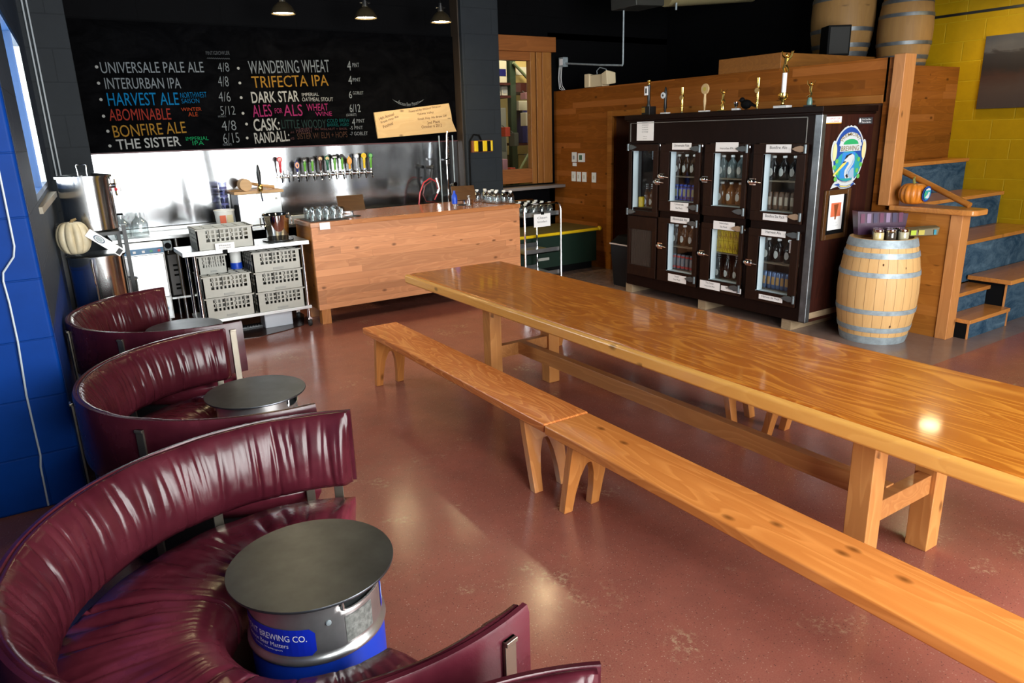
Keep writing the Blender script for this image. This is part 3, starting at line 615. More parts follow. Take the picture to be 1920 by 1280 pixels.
G().lathe([(.0, .058), (.03, .06), (.032, .1), (.028, .15), (.014, .17), (.012, .2), (0, .2)], 14).build('upper_bottle', M_blue, bt)
def card(name, x, z, w, h, y, lab, text, rot=0):
    t = thing(name, lab, 'paper sign', (x, y, z), rot)
    G().box(0, 0, 0, w, .003, h).build('paper', M_paper, t)
    for i, s in enumerate(text):
        if s: letters(s, w*.6, h*.16, on_y(w*.2, -.001, h*(.62-.3*i))).build('sign_lettering', M_ink, t, flat=True)
    return t
card('price_card', 2.295, .955, .105, .068, 6.948, 'small white card taped to the front edge of the bar', ('', ''))
# stacked growlers at the right end of the bar
def growler():
    o = thing('growler_bottle', '', 'growler')
    G().lathe([(0, 0), (.042, 0), (.046, .006), (.047, .07), (.04, .095), (.017, .118), (.015, .14), (.013, .14), (.014, .116), (.037, .092), (.043, .07), (.042, .01), (0, .006)], 14).build('glass_body', M_glass, o)
    G().lathe([(.018, .128), (.0205, .131), (.0205, .148), (0, .15)], 12).build('cap', M_white, o)
    G().tube([(.015, 0, .128), (.034, 0, .122), (.04, 0, .1), (.041, 0, .09)], .004, 6).build('handle', M_glass, o)
    return o
gr0 = None; i = 0
for r, (y, xs) in enumerate(((7.06, (4.62,)), (7.17, (4.6, 4.49)), (7.29, (4.58, 4.48)), (7.42, (4.6, 4.5)), (7.56, (4.58, 4.47)))):
    for c, x in enumerate(xs):
        lab = '%s growler from the right in the %s row of clear growlers on the bar end' % (ORD[c], ORD[r])
        if gr0 is None: gr0 = growler(); gr0.location = (x-.02, y, TOP); gr0['label'] = lab; gr0['group'] = 'clear growlers on the bar end'
        else: dup(gr0, (x-.02, y, TOP), lab, R.uniform(0, 6), 'clear growlers on the bar end')
# tubular trolley right of the bar
tr = thing('utility_trolley', 'tubular steel three shelf trolley right of the bar', 'trolley', (.035, 0, 0))
for y in (6.92, 7.42):
    G().tube([(4.66, y, .08), (4.66, y, .93), (4.675, y, .985), (4.72, y, 1.005), (5.12, y, 1.005), (5.165, y, .985), (5.18, y, .93), (5.18, y, .08)], .0125).build('end_frame', M_chrome, tr)
for z in (.85, .42, .14):
    G().box(4.675, 6.935, z, 5.165, 7.405, z+.012).box(4.675, 6.935, z, 5.165, 6.945, z+.06).box(4.675, 7.395, z, 5.165, 7.405, z+.06).build('shelf', M_steelb, tr)
for x in (4.66, 5.18):
    for y in (6.92, 7.42): G().lathe([(0, -.012), (.036, -.012), (.04, 0), (.036, .012), (0, .012)], 16, (x, y, .04), 'x').cyl((x, y, .04), (x, y, .09), .012).build('caster', M_rubber, tr)
ct = card('trolley_sign', 4.81, .745, .235, .15, 6.895, 'white paper sign clipped to the steel trolley', ('Clean', 'Growlers'))
G().box(.1, -.008, .14, .14, .006, .17).build('binder_clip', M_black, ct)
i = 0
for r, (y, xs) in enumerate(((7.02, (4.74, 4.85, 4.97, 5.09)), (7.18, (4.735, 4.86, 4.98, 5.095)), (7.33, (4.74, 4.87, 5.0, 5.11)))):
    for c, x in enumerate(xs):
        dup(gr0, (x+.035, y, .863), '%s growler from the left in the %s row on the trolley top shelf' % (ORD[c], ['front', 'middle', 'back'][r]), R.uniform(0, 6), 'clear growlers on the trolley')
for x, y, l in ((4.835, 7.6, 'dark capped brown bottle standing behind the trolley growlers'),):
    pass
# green covered table behind the trolley
gt = thing('green_table', 'low dark green table with a yellow front edge below the brewhouse window', 'table', (0, 0, 0))
G().box(4.76, 7.52, .53, 6.33, 8.28, .552).build('tabletop', plain('table_olive', (.12, .1, .03), .45, var=.15), gt)
G().tube([(4.78, 7.505, .535), (6.3, 7.505, .535)], .02).ball((6.305, 7.505, .54), .032).build('yellow_edge', M_yel, gt)
G().box(4.8, 7.56, .1, 6.3, 8.26, .53).build('green_side', plain('table_green', (.003, .018, .01), .5), gt)
G().box(4.85, 7.6, 0, 6.25, 8.2, .1).build('base', M_black, gt)
G().box(5.3, 7.552, .2, 5.5, 7.56, .235).build('side_label', M_grey, gt)
# wall fittings
def plate(y, z, w, h, lab, m=M_white, d=.012, cat='switch plate'):
    t = thing('wall_plate', lab, cat, (6.344, y, z))
    G().box(-d, -w/2, -h/2, 0, w/2, h/2).build('plate', m, t, .002)
    return t
for y, l in ((8.1, 'outlet plate at the left of the row on the cedar wall'), (7.985, 'second white switch plate on the cedar wall'), (7.865, 'third white switch plate on the cedar wall'), (7.66, 'white switch plate at the right end of the row on the cedar wall')):
    p = plate(y, 1.2, .085, .13, l); G().box(-.016, -.014, -.025, -.012, .014, .025).build('rocker', plain('switch_cream', (.6, .57, .5)), p)
p = plate(7.915, 1.455, .12, .115, 'white thermostat on the cedar wall', d=.03, cat='thermostat'); G().box(-.0325, -.03, -.03, -.03, .03, .035).build('screen', plain('lcd_green', (.05, .12, .07)), p)
p = plate(8.075, 1.46, .085, .13, 'white control box left of the thermostat', d=.025, cat='control'); G().box(-.0265, -.02, -.03, -.025, .02, .02).build('dial', plain('dial_grey', (.3, .32, .36)), p)
tag(G().box(6.335, 8.04, 1.34, 6.344, 8.12, 1.385).build('note', M_paper), 'small white note under the control box on the cedar wall', 'note')
# conduit, work light and cables over the cedar wall
pipe([(6.38, 7.16, 3.19), (6.38, 7.16, 2.6), (6.38, 7.165, 2.575)], .01, M_galv, 'conduit', 'vertical grey conduit hanging above the cedar wall', 'conduit')
pipe([(6.38, 7.17, 2.57), (6.38, 7.6, 2.61), (6.38, 8.32, 2.69)], .012, M_galv, 'conduit', 'sloping grey conduit above the cedar wall', 'conduit')
jb = thing('junction_box', 'small junction box with pale wires at the corner above the cedar wall', 'junction box', (6.38, 8.37, 2.71))
G().box(-.04, -.05, -.06, .04, .05, .06).build('box', M_galv, jb); G().box(-.045, -.035, -.04, -.04, .03, .04).build('cover', M_paper, jb)
for k, dy in enumerate((.02, .05, .08)):
    G().tube([(-.01, dy, -.05), (-.01, dy+.02, -.2), (-.01, dy+.0, -.3-.02*k), (0, dy-.05, -.36)], .004, 6).build('wire', M_paper, jb)
wl = thing('work_light', 'cream painted twin flood light above the cedar wall', 'flood light', (6.38, 7.6, 2.345))
G().box(-.06, -.12, .0, .06, .14, .15).build('housing', plain('lamp_cream', (.62, .5, .32), .5), wl, .01)
G().hexa([(-.08, .12, .0), (.05, .12, .02), (.05, .26, .02), (-.08, .22, .0)], [(-.08, .12, .17), (.05, .12, .15), (.05, .25, .15), (-.08, .22, .17)]).build('left_head', plain('lamp_cream', (.62, .5, .32)), wl, .01)
G().hexa([(-.08, -.24, .01), (.05, -.26, .03), (.05, -.12, .02), (-.08, -.12, .02)], [(-.08, -.22, .19), (.05, -.25, .16), (.05, -.12, .15), (-.08, -.12, .15)]).build('right_head', plain('lamp_cream', (.62, .5, .32)), wl, .01)
G().tube([(0, .05, .14), (0, .06, .2), (0, 0, .235), (0, -.12, .205), (0, -.18, .14)], .006, 6).build('cord', M_galv, wl)
# striped box and cable on the charcoal pier, hose and rinser over the sink
yb = thing('striped_wall_box', 'yellow and black striped box on the charcoal pier', 'wall box', (4.965, 8.295, 1.655))
G().box(-.15, -.05, -.075, .155, 0, .07).build('backing', plain('box_rust', (.2, .06, .02), .6), yb)
for k, (a, b) in enumerate(((-.13, -.075), (-.005, .06), (.115, .145))): G().box(a, -.075, -.065, b, -.05, .065).build('yellow_stripe', M_yel, yb, .006)
for a, b in ((-.07, -.01), (.065, .112)): G().box(a, -.072, -.07, b, -.05, .06).build('black_stripe', M_black, yb, .004)
pipe([(4.97, 8.27, 1.72), (4.93, 8.26, 1.79), (4.86, 8.27, 1.8), (4.8, 8.28, 1.72), (4.79, 8.285, 1.5), (4.79, 8.285, 1.03)], .011, M_black, 'cable', 'black cable looping from the striped box down the charcoal pier', 'cable')
rs = thing('rinse_tap', 'chrome spring rinse tap in front of the steel sheet at right', 'rinse tap', (4.45, 8.28, .9))
G().tube([(0, 0, 0), (0, 0, .6), (.02, 0, .9), (.03, .0, .95)], .01).build('riser', M_chrome, rs)
G().tube([(.03+.014*math.cos(i*1.3), .014*math.sin(i*1.3), .95-.0042*i) for i in range(95)], .0035, 6).build('spring', M_chrome, rs)
G().tube([(.1, 0, .1), (.1, 0, .9)], .008).build('hanger_rod', M_galv, rs)
G().box(-.06, -.02, .6, .02, .02, .62).cyl((.1, -.02, .3), (.1, .03, .3), .028).cyl((.03, 0, .3), (.12, 0, .3), .009).build('valve', M_chrome, rs)
G().tube([(.1, -.02, .16), (.12, -.04, .18), (.17, -.05, .18)], .009).build('spout', M_white, rs)
G().tube([(-.09, 0, .9), (-.09, 0, .02)], .009).build('pipe', M_galv, rs)
hs = thing('washdown_hose', 'red hose coiled on a black reel beside the rinse tap', 'hose', (4.16, 8.3, 1.04))
G().tube([(-.13, 0, -.1), (-.1, 0, .08), (-.04, 0, .2), (.05, 0, .25), (.14, 0, .2), (.16, 0, .08), (.1, 0, -.02)], .009).build('hose_loop', M_red, hs)
G().tube([(.1, -.02, -.05), (-.03, -.02, -.03), (-.07, -.02, .06), (-.03, -.02, .17), (.06, -.02, .22)], .008).build('inner_loop', plain('hose_dark', (.12, .015, .02), .4), hs)
G().ball((.1, .02, .38), .032).cyl((.1, .05, .38), (.1, .15, .38), .02).tube([(.1, .02, .36), (.08, .03, .2), (.11, .02, .05)], .022).build('reel_bracket', M_rubber, hs)
G().tube([(.14, 0, .25), (.17, -.01, .12), (.14, 0, .06)], .02).build('nozzle', M_chrome, hs)
# ================================================================ back counter, dishwasher, pots
bc = thing('back_counter', 'long stainless back counter under the steel sheet', 'counter', (0, 0, 0))
G().box(.57, 7.98, .885, 4.7, 8.5, .92).box(.57, 8.485, .92, 4.7, 8.51, .96).build('worktop', M_steelb, bc, .004)
G().box(1.02, 7.98, .27, 2.7, 8.45, .29).build('undershelf', M_steelb, bc)
for x, y in ((1.14, 8.0), (2.68, 8.0), (4.66, 8.0), (1.14, 8.46), (4.66, 8.46)): G().cyl((x, y, 0), (x, y, .885), .018).build('leg', M_steelb, bc)
dw = thing('dishwasher', 'white undercounter glass washer with a blue control strip', 'dishwasher', (0, 0, 0))
G().box(.6, 7.86, .1, 1.0, 8.4, .88).build('case', plain('washer_white', (.75, .76, .78), .25, .3), dw, .006)
G().box(.605, 7.845, .775, .995, 7.86, .83).build('control_strip', plain('strip_blue', (.02, .12, .25), .3), dw)
for x, m in ((.72, M_paper), (.8, M_paper), (.87, plain('button_green', (.1, .35, .2))), (.94, M_red)): G().box(x, 7.84, .79, x+.025, 7.846, .812).build('button', m, dw)
G().box(.61, 7.845, .33, .99, 7.862, .765).build('door', plain('washer_door', (.78, .79, .82), .12, .6), dw, .008)
G().box(.61, 7.848, .12, .99, 7.86, .32).build('kick_panel', plain('washer_white', (.75, .76, .78)), dw, .004)
G().box(.8, 7.844, .2, .9, 7.849, .21).box(.8, 7.844, .22, .9, 7.849, .226).box(.93, 7.844, .2, .96, 7.849, .225).build('rating_label', plain('label_bluegrey', (.2, .35, .5)), dw)
for x in (.64, .96):
    for y in (7.9, 8.36): G().cyl((x, y, 0), (x, y, .1), .02).build('foot', M_steelb, dw)
kb = thing('control_box', 'black dial box beside the glass washer', 'control box', (1.045, 7.94, .8))
G().box(-.035, -.03, -.02, .04, .03, .075).build('box', M_galv, kb, .004); G().cyl((0, -.031, .03), (0, -.055, .03), .03).build('dial', M_black, kb); G().cyl((.0, -.02, -.05), (0, -.02, -.02), .012).build('gland', M_chrome, kb)
vb = thing('vented_box', 'grey vented equipment box beside the glass washer', 'equipment box', (1.08, 8.02, .3))
G().box(-.04, 0, 0, .055, .3, .42).build('box', plain('vent_grey', (.16, .16, .17), .5), vb, .004)
for z in (.06, .1, .2, .25, .3): G().box(.0, -.003, z, .045, .001, z+.02).build('slot', M_black, vb)
def jug(x, y, lab):
    t = thing('glass_jug', lab, 'glass jug', (x, y, .921))
    G().lathe([(0, 0), (.07, 0), (.078, .01), (.08, .12), (.07, .15), (.03, .19), (.026, .235), (.022, .235), (.026, .19), (.066, .148), (.075, .12), (.074, .012), (0, .006)], 20).build('glass_body', M_glass, t)
    G().tube([(.024, 0, .22), (.05, 0, .225), (.06, 0, .19), (.055, 0, .165)], .006, 6).build('handle', M_glass, t)
    return t
j1 = jug(.69, 8.12, 'clear glass jug with a dark cap beside the big pot'); G().lathe([(.028, .225), (.028, .242), (0, .243)], 14).build('cap', M_black, j1)
jug(.85, 8.14, 'open clear glass jug on the back counter')
bk = thing('white_tub', 'white plastic tub with a red label behind the glass racks', 'tub', (1.665, 8.1, .921))
G().lathe([(0, 0), (.085, 0), (.1, .185), (.106, .187), (.106, .2), (.098, .2), (.083, .006), (0, .006)], 28).build('tub_body', plain('tub_white', (.75, .73, .68), .45), bk)
G().box(-.07, -.101, .07, -.01, -.094, .15).build('red_label', plain('label_red_orange', (.65, .1, .03)), bk); G().box(0, -.101, .07, .06, -.094, .15).build('gold_label', plain('label_gold', (.6, .5, .3)), bk)
cu = None
for k in range(5):
    lab = ['bottom', 'second', 'middle', 'fourth', 'top'][k]+' clear cup in the stack behind the white tub'
    if not cu:
        cu = o = thing('plastic_cup', lab, 'cup', (1.735, 8.34, .921), group='stacked clear cups'); G().lathe([(0, 0), (.032, 0), (.045, .13), (.048, .131), (.044, .131), (.03, .004), (0, .004)], 18).build('cup_body', mk_glass('clear_cup', (.75, .76, .85), .12, .2), o); G().lathe([(.0395, .06), (.0415, .08)], 18).build('print_band', plain('cup_print', (.12, .12, .3)), o)
    else: dup(cu, (1.735, 8.34, .921+.085*k), lab)
tag(G().box(1.77, 8.02, .921, 1.80, 8.1, 1.16).build('knife_block', M_black, bevel=.004), 'narrow black holder beside the white tub', 'holder')
# shelving rack with the two brewing pots
rk = thing('pot_rack', 'black steel rack carrying the two big brewing pots', 'rack', (0, 0, 0))
for x, y in ((.55, 6.35), (.55, 6.9), (.125, 6.9), (.125, 6.62)):
    if x < .2: x = LX(y)+.03
    G().box(x-.014, y-.014, 0, x+.014, y+.014, 1.22).build('post', M_blackm, rk)
for z, ya in ((.5, 6.2), (1.14, 6.44)): G().box(.14, ya, z, .56, 6.91, z+.025).build('shelf', M_blackm, rk)
def pot(name, x, y, z, r, h, lab):
    t = thing(name, lab, 'brewing pot', (x, y, z))
    G().lathe([(0, 0), (r-.01, 0), (r, .012), (r, h), (r+.012, h+.004), (r+.012, h+.012), (r-.004, h+.01), (r-.006, .015), (0, .01)], 48).build('pot_body', M_steel, t)
    return t
p1 = pot('brewing_pot', .36, 6.66, 1.166, .185, .41, 'tall steel brewing pot with lid on the top of the rack')
G().lathe([(.198, .41), (.198, .425), (.17, .432), (.12, .437), (.03, .45), (0, .451)], 40).build('lid', M_steel, p1)
G().tube([(-.03, 0, .44), (-.035, 0, .5), (-.03, 0, .51), (.03, 0, .51), (.035, 0, .5), (.03, 0, .44)], .004, 6).build('lid_handle', M_chrome, p1)
G().cyl((.18, -.03, .34), (.21, -.035, .34), .02).tube([(.205, -.035, .39), (.205, -.035, .28), (.21, -.035, .26)], .008).tube([(.205, -.035, .35), (.235, -.04, .355), (.24, -.04, .29)], .005).build('thermometer_valve', M_chrome, p1)
G().ball((.207, -.045, .31), .013).build('valve_grip', M_red, p1)
p2 = pot('brewing_pot', .335, 6.42, .526, .19, .47, 'steel brewing pot with lid on the lower rack shelf')
G().lathe([(.203, .468), (.203, .482), (.17, .487), (.1, .49), (0, .492)], 40).build('lid', M_steel, p2)
G().tube([(-.05, -.188, .47), (-.055, -.21, .42), (-.05, -.195, .15)], .008).build('sight_tube', M_chrome, p2)
def ribbed(name, lab, cat, loc, r, rz_, n, depth, mat, stem):
    t = thing(name, lab, cat, loc); g = G(); m = 72; L = 26; vs = []; fs = []
    for j in range(L+1):
        ph = PI*j/L
        for i in range(m):
            a = 2*PI*i/m; s = 1-depth*(1-abs(math.cos(a*n/2)))**2*math.sin(ph)
            rr = r*s*max(0, math.sin(ph))**.85; z = rz_*(1-math.cos(ph)); dip = .12*rz_*math.exp(-(ph/.5)**2)-.16*rz_*math.exp(-((PI-ph)/.45)**2)
            vs.append((rr*math.cos(a), rr*math.sin(a), max(0, z+dip)))
    for j in range(L):
        for i in range(m): fs.append((j*m+i, j*m+(i+1) % m, (j+1)*m+(i+1) % m, (j+1)*m+i))
    g.add(vs, fs).build('pumpkin_body', mat, t, ang=60)
    G().tube(stem[0], stem[1], 8).build('stem', stem[2], t); return t
M_cream = plain('pumpkin_cream', (.62, .53, .36), .45, var=.18, vscale=7)
ribbed('white_pumpkin', 'cream coloured pumpkin sitting on the lower brewing pot', 'pumpkin', (.205, 6.31, 1.02), .115, .137, 10, .22, M_cream, ([(0, 0, .24), (.01, 0, .265), (.04, 0, .275)], [.016, .011, .008], plain('stem_dry', (.2, .13, .05), .7)))
tg = thing('paper_tag', 'long white tag with an oval crest leaning on the cream pumpkin', 'tag', (.4, 6.2, 1.019))
m = T(0, 0, .09, 0, -.25) @ Matrix.Rotation(.72, 4, 'Y')
G().box(-.14, 0, -.032, .13, .004, .032).xf(m).build('card', M_paper, tg)
G().lathe([(.028, 0), (.022, 0)], 24, axis='y').xf(m @ Matrix.Translation((-.05, -.0015, 0)) @ Matrix.Diagonal((1.5, 1, .8, 1))).build('crest_ring', plain('crest_slate', (.05, .09, .14)), tg)
G().lathe([(0, 0), (.018, 0)], 24, axis='y').xf(m @ Matrix.Translation((-.05, -.0015, 0)) @ Matrix.Diagonal((1.5, 1, .8, 1))).build('crest_centre', plain('crest_grey', (.3, .35, .37)), tg)
G().box(.09, -.002, -.024, .122, 0, .02).xf(m).build('black_square', M_ink, tg)
sb = thing('steel_bucket', 'small steel bucket on the floor behind the far sofa', 'bucket', (.585, 7.65, .0)); G().lathe([(0, 0), (.1, 0), (.115, .58), (.125, .585), (.12, .595), (.11, .585), (.095, .01), (0, .01)], 28).build('bucket_body', M_steelb, sb)
# ================================================================ cart with glass racks
cart = thing('prep_cart', 'stainless work cart on casters holding grey glass racks', 'cart', (0, 0, 0))
G().box(1.03, 6.985, .825, 2.185, 7.45, .865).build('top', M_steelb, cart, .003)
G().box(1.1, 7.0, .185, 2.15, 7.43, .215).build('lower_shelf', plain('shelf_white_steel', (.7, .71, .72), .3, .5), cart, .003)
for x, y in ((1.13, 7.02), (2.12, 7.02), (1.13, 7.41), (2.12, 7.41)):
    G().cyl((x, y, .09), (x, y, .825), .017).build('leg', M_chrome, cart)
    cs = G().lathe([(0, -.014), (.036, -.014), (.04, -.006), (.04, .006), (.036, .014), (0, .014)], 18, (x, y, .041), 'x').build('caster', M_rubber, cart)
    G().box(x-.02, y-.02, .07, x+.02, y+.02, .092).cyl((x-.02, y, .041), (x+.02, y, .041), .012).build('caster_fork', M_chrome, cs)
def rack(x, y, z, w, d, h, lab):
    t = thing('glass_rack', lab, 'glass rack', (x, y, z), group='grey glass racks on the cart')
    g = G(); th = .012; rowz = [(0, h*.3), (h*.3+.0, 0)]
    # perforated front and back: bars around rows of openings
    nb = 9; zr = [h*.36, h*.5, h*.56, h*.7, h*.76, h*.9]
    for yy in (0, d-th):
        g.box(0, yy, 0, w, yy+th, zr[0]); g.box(0, yy, zr[5], w, yy+th, h)
        for a, b in ((zr[1], zr[2]), (zr[3], zr[4])): g.box(0, yy, a, w, yy+th, b)
        for a, b in ((zr[0], zr[1]), (zr[2], zr[3]), (zr[4], zr[5])):
            g.box(0, yy, a, w*.16, yy+th, b); g.box(w*.9, yy, a, w, yy+th, b)
            for i in range(1, nb): xx = w*.16+w*.74*i/nb; g.box(xx-.008, yy, a, xx+.008, yy+th, b)
    for xx in (0, w-th):
        g.box(xx, 0, 0, xx+th, d, zr[0]); g.box(xx, 0, zr[5], xx+th, d, h)
        for a, b in ((zr[1], zr[2]), (zr[3], zr[4])): g.box(xx, 0, a, xx+th, d, b)
        for i in range(6): yy = d*i/5.; g.box(xx, max(0, yy-.02), 0, xx+th, min(d, yy+.02), h)
    g.box(-.006, -.006, h-.012, w+.006, .004, h).box(-.006, d-.004, h-.012, w+.006, d+.006, h).box(-.006, 0, h-.012, .006, d, h).box(w-.006, 0, h-.012, w+.006, d, h)
    g.build('rack_shell', M_grey, t, ang=20)
    g = G()
    for i in range(1, 5): g.box(w*i/5-.004, 0, h*.5, w*i/5+.004, d, h-.004)
    for i in range(1, 4): g.box(0, d*i/4-.004, h*.5, w, d*i/4+.004, h-.004)
    g.build('divider_grid', M_grey, t)
    G().box(w*.4, -.006, .012, w*.62, .001, .03).build('label_slot', plain('rack_slot', (.32, .32, .3), .5), t)
    G().box(.012, .02, .01, w-.012, d-.02, .02).build('rack_floor', plain('rack_inside', (.05, .05, .045)), t)
rack(1.175, 7.02, .866, .5, .36, .19, 'grey glass rack standing on the cart top')
rack(1.165, 7.02, .216, .44, .38, .2, 'bottom left grey glass rack on the lower shelf')
rack(1.165, 7.02, .42, .44, .38, .2, 'grey glass rack second from the bottom in the left stack')
rack(1.175, 7.16, .623, .26, .25, .17, 'half size grey rack at the top of the left stack')
rack(1.635, 7.02, .216, .46, .38, .19, 'bottom right grey glass rack on the lower shelf')
rack(1.635, 7.02, .41, .46, .38, .19, 'middle grey glass rack in the right stack')
rack(1.635, 7.02, .604, .46, .38, .19, 'top grey glass rack in the right stack under the cart top')
bl = thing('lidded_tub', 'white tub with a blue base between the rack stacks', 'tub', (1.545, 7.3, .622)); G().lathe([(0, .06), (.05, .06), (.055, .18), (0, .181)], 20).build('tub_body', M_white, bl); G().lathe([(0, 0), (.056, 0), (.056, .06), (0, .06)], 20).build('blue_base', M_blue, bl)
wt = thing('lidded_tub', 'white tub sitting under the cart near the right casters', 'tub', (1.86, 7.28, .0)); G().box(-.14, -.09, 0, .14, .09, .15).build('tub_body', plain('tub_clear', (.6, .62, .68), .3), wt, .012)
sgn = card('rack_sign', 1.315, .848, .17, .075, 6.975, 'white paper sign clipped to the cart edge', ('Please', 'bus your glasses')); G().box(.06, -.012, -.02, .1, .002, .012).build('binder_clip', M_black, sgn)
ib = thing('ice_bucket', 'polished steel ice bucket on the right of the cart top', 'bucket', (1.95, 7.2, .866))
G().lathe([(0, .006), (.095, .006), (.1, .012), (.128, .245), (.135, .25), (.13, .257), (.122, .248), (.096, .02), (0, .016)], 40).build('bucket_body', M_chrome, ib)
G().lathe([(0, 0), (.13, 0), (.15, .006), (.15, .01), (0, .008)], 36).build('saucer', plain('tray_dark', (.05, .05, .05), .3, .5), ib)
for s in (-1, 1): G().tube([(s*.126, 0, .22), (s*.15, 0, .225), (s*.15, 0, .15), (s*.122, 0, .14)], .006, 6).build('handle', M_chrome, ib)
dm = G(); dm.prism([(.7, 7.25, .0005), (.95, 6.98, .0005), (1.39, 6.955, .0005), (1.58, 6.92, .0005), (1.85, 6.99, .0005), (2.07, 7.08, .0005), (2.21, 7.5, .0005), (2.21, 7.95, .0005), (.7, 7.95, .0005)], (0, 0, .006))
tag(dm.build('dark_floor_area', plain('floor_brown_black', (.035, .017, .014), .22, var=.3)), 'dark glossy area of the floor under the cart', 'floor mat')  # thin sheet for the darker, wet floor under the cart
dr = thing('floor_drain', 'dark slotted drain grate under the cart', 'drain', (1.25, 7.3, .008)); G().box(0, 0, 0, .62, .1, .012).build('grate_frame', M_iron, dr)
g = G()
for i in range(22): g.box(.02+.027*i, .008, .012, .035+.027*i, .092, .02)
g.build('slats', M_blackm, dr)
# ================================================================ tall display cooler
X = 5.58
co = thing('display_cooler', 'tall dark stained display cooler with eight small doors', 'cooler', (0, 0, 0))
BOT = .1
g = G().box(X+.03, 3.8, BOT, 6.335, 3.83, 1.9)
g.build('side_panel', W_coolp, co)
G().box(X+.03, 6.12, BOT, 6.335, 6.15, 1.9).build('side_panel', W_cool, co)
G().box(6.3, 3.83, BOT, 6.335, 6.12, 1.9).build('back_panel', W_cool, co)
G().box(X, 3.8, 1.66, X+.05, 6.15, 1.9).box(X, 3.8, BOT, X+.05, 6.15, .22).box(X, 3.8, .22, X+.05, 3.9, 1.66).box(X, 6.13, .22, X+.05, 6.15, 1.66).box(X, 4.45, .22, X+.05, 4.51, 1.66).box(X, 5.03, .22, X+.05, 5.08, 1.66).box(X, 5.64, .22, X+.05, 5.66, 1.66).box(X, 3.9, .885, X+.05, 6.13, .975).build('face_frame', W_cool, co)
G().box(X-.04, 3.77, 1.905, 6.34, 6.18, 1.955).box(X-.02, 3.785, 1.885, 6.338, 6.165, 1.907).build('crown', W_cool, co, .006)
G().box(X-.006, 3.93, 1.868, X+.001, 6.12, 1.873).box(X-.006, 6.115, 1.68, X+.001, 6.12, 1.873).box(X-.006, 3.93, 1.66, X+.001, 3.935, 1.873).build('edge_bead', plain('bead_grey', (.25, .24, .22), .4, .5), co)
G().box(X-.008, 3.79, BOT, X+.055, 3.865, 1.9).build('corner_plate', plain('corner_zinc', (.16, .17, .18), .32, .8, var=.5, vscale=5), co, .012)
G().box(X+.03, 3.797, .13, 6.3, 3.806, .185).build('bottom_strip', W_timber, co)
for y in (4.0, 5.02, 6.13): G().box(X+.02, y-.05, .0, 6.3, y+.05, .1).build('skid', W_timber, co)
inn = plain('cooler_liner_brown', (.16, .09, .055), .6); inb = plain('cooler_liner_blue', (.16, .24, .28), .5)
cols = [(6.11, 5.665), (5.635, 5.085), (5.025, 4.515), (4.445, 3.905)]
g = G()
for y in (5.65, 5.055, 4.48): g.box(X+.05, y-.02, .2, 6.3, y+.02, 1.7)
g.box(X+.05, 3.83, .9, 6.3, 6.12, .97).box(X+.05, 3.83, 1.68, 6.3, 6.12, 1.7).box(X+.05, 3.83, .18, 6.3, 6.12, .2)
g.box(6.0, 3.83, .2, 6.02, 5.63, 1.68); g.build('inner_partition', inn, co)
G().box(6.0, 5.67, .97, 6.02, 6.12, 1.68).build('inner_partition', inb, co)
M_hinge = plain('hinge_zinc', (.12, .14, .15), .4, .7); M_hingew = plain('hinge_tan', (.3, .2, .13), .45)
M_jamb = plain('jamb_white', (.48, .57, .62), .4)
gls = {'0u': (6.065, 5.735, .95, 1.585), '1u': (5.5, 5.15, 1.08, 1.58), '1l': (5.5, 5.135, .345, .85), '2u': (4.915, 4.565, 1.07, 1.57), '2l': (4.905, 4.555, .335, .845), '3u': (4.335, 3.99, 1.06, 1.565), '3l': (4.33, 3.98, .32, .83)}
dz = {'u': (.972, 1.652), 'l': (.225, .9)}
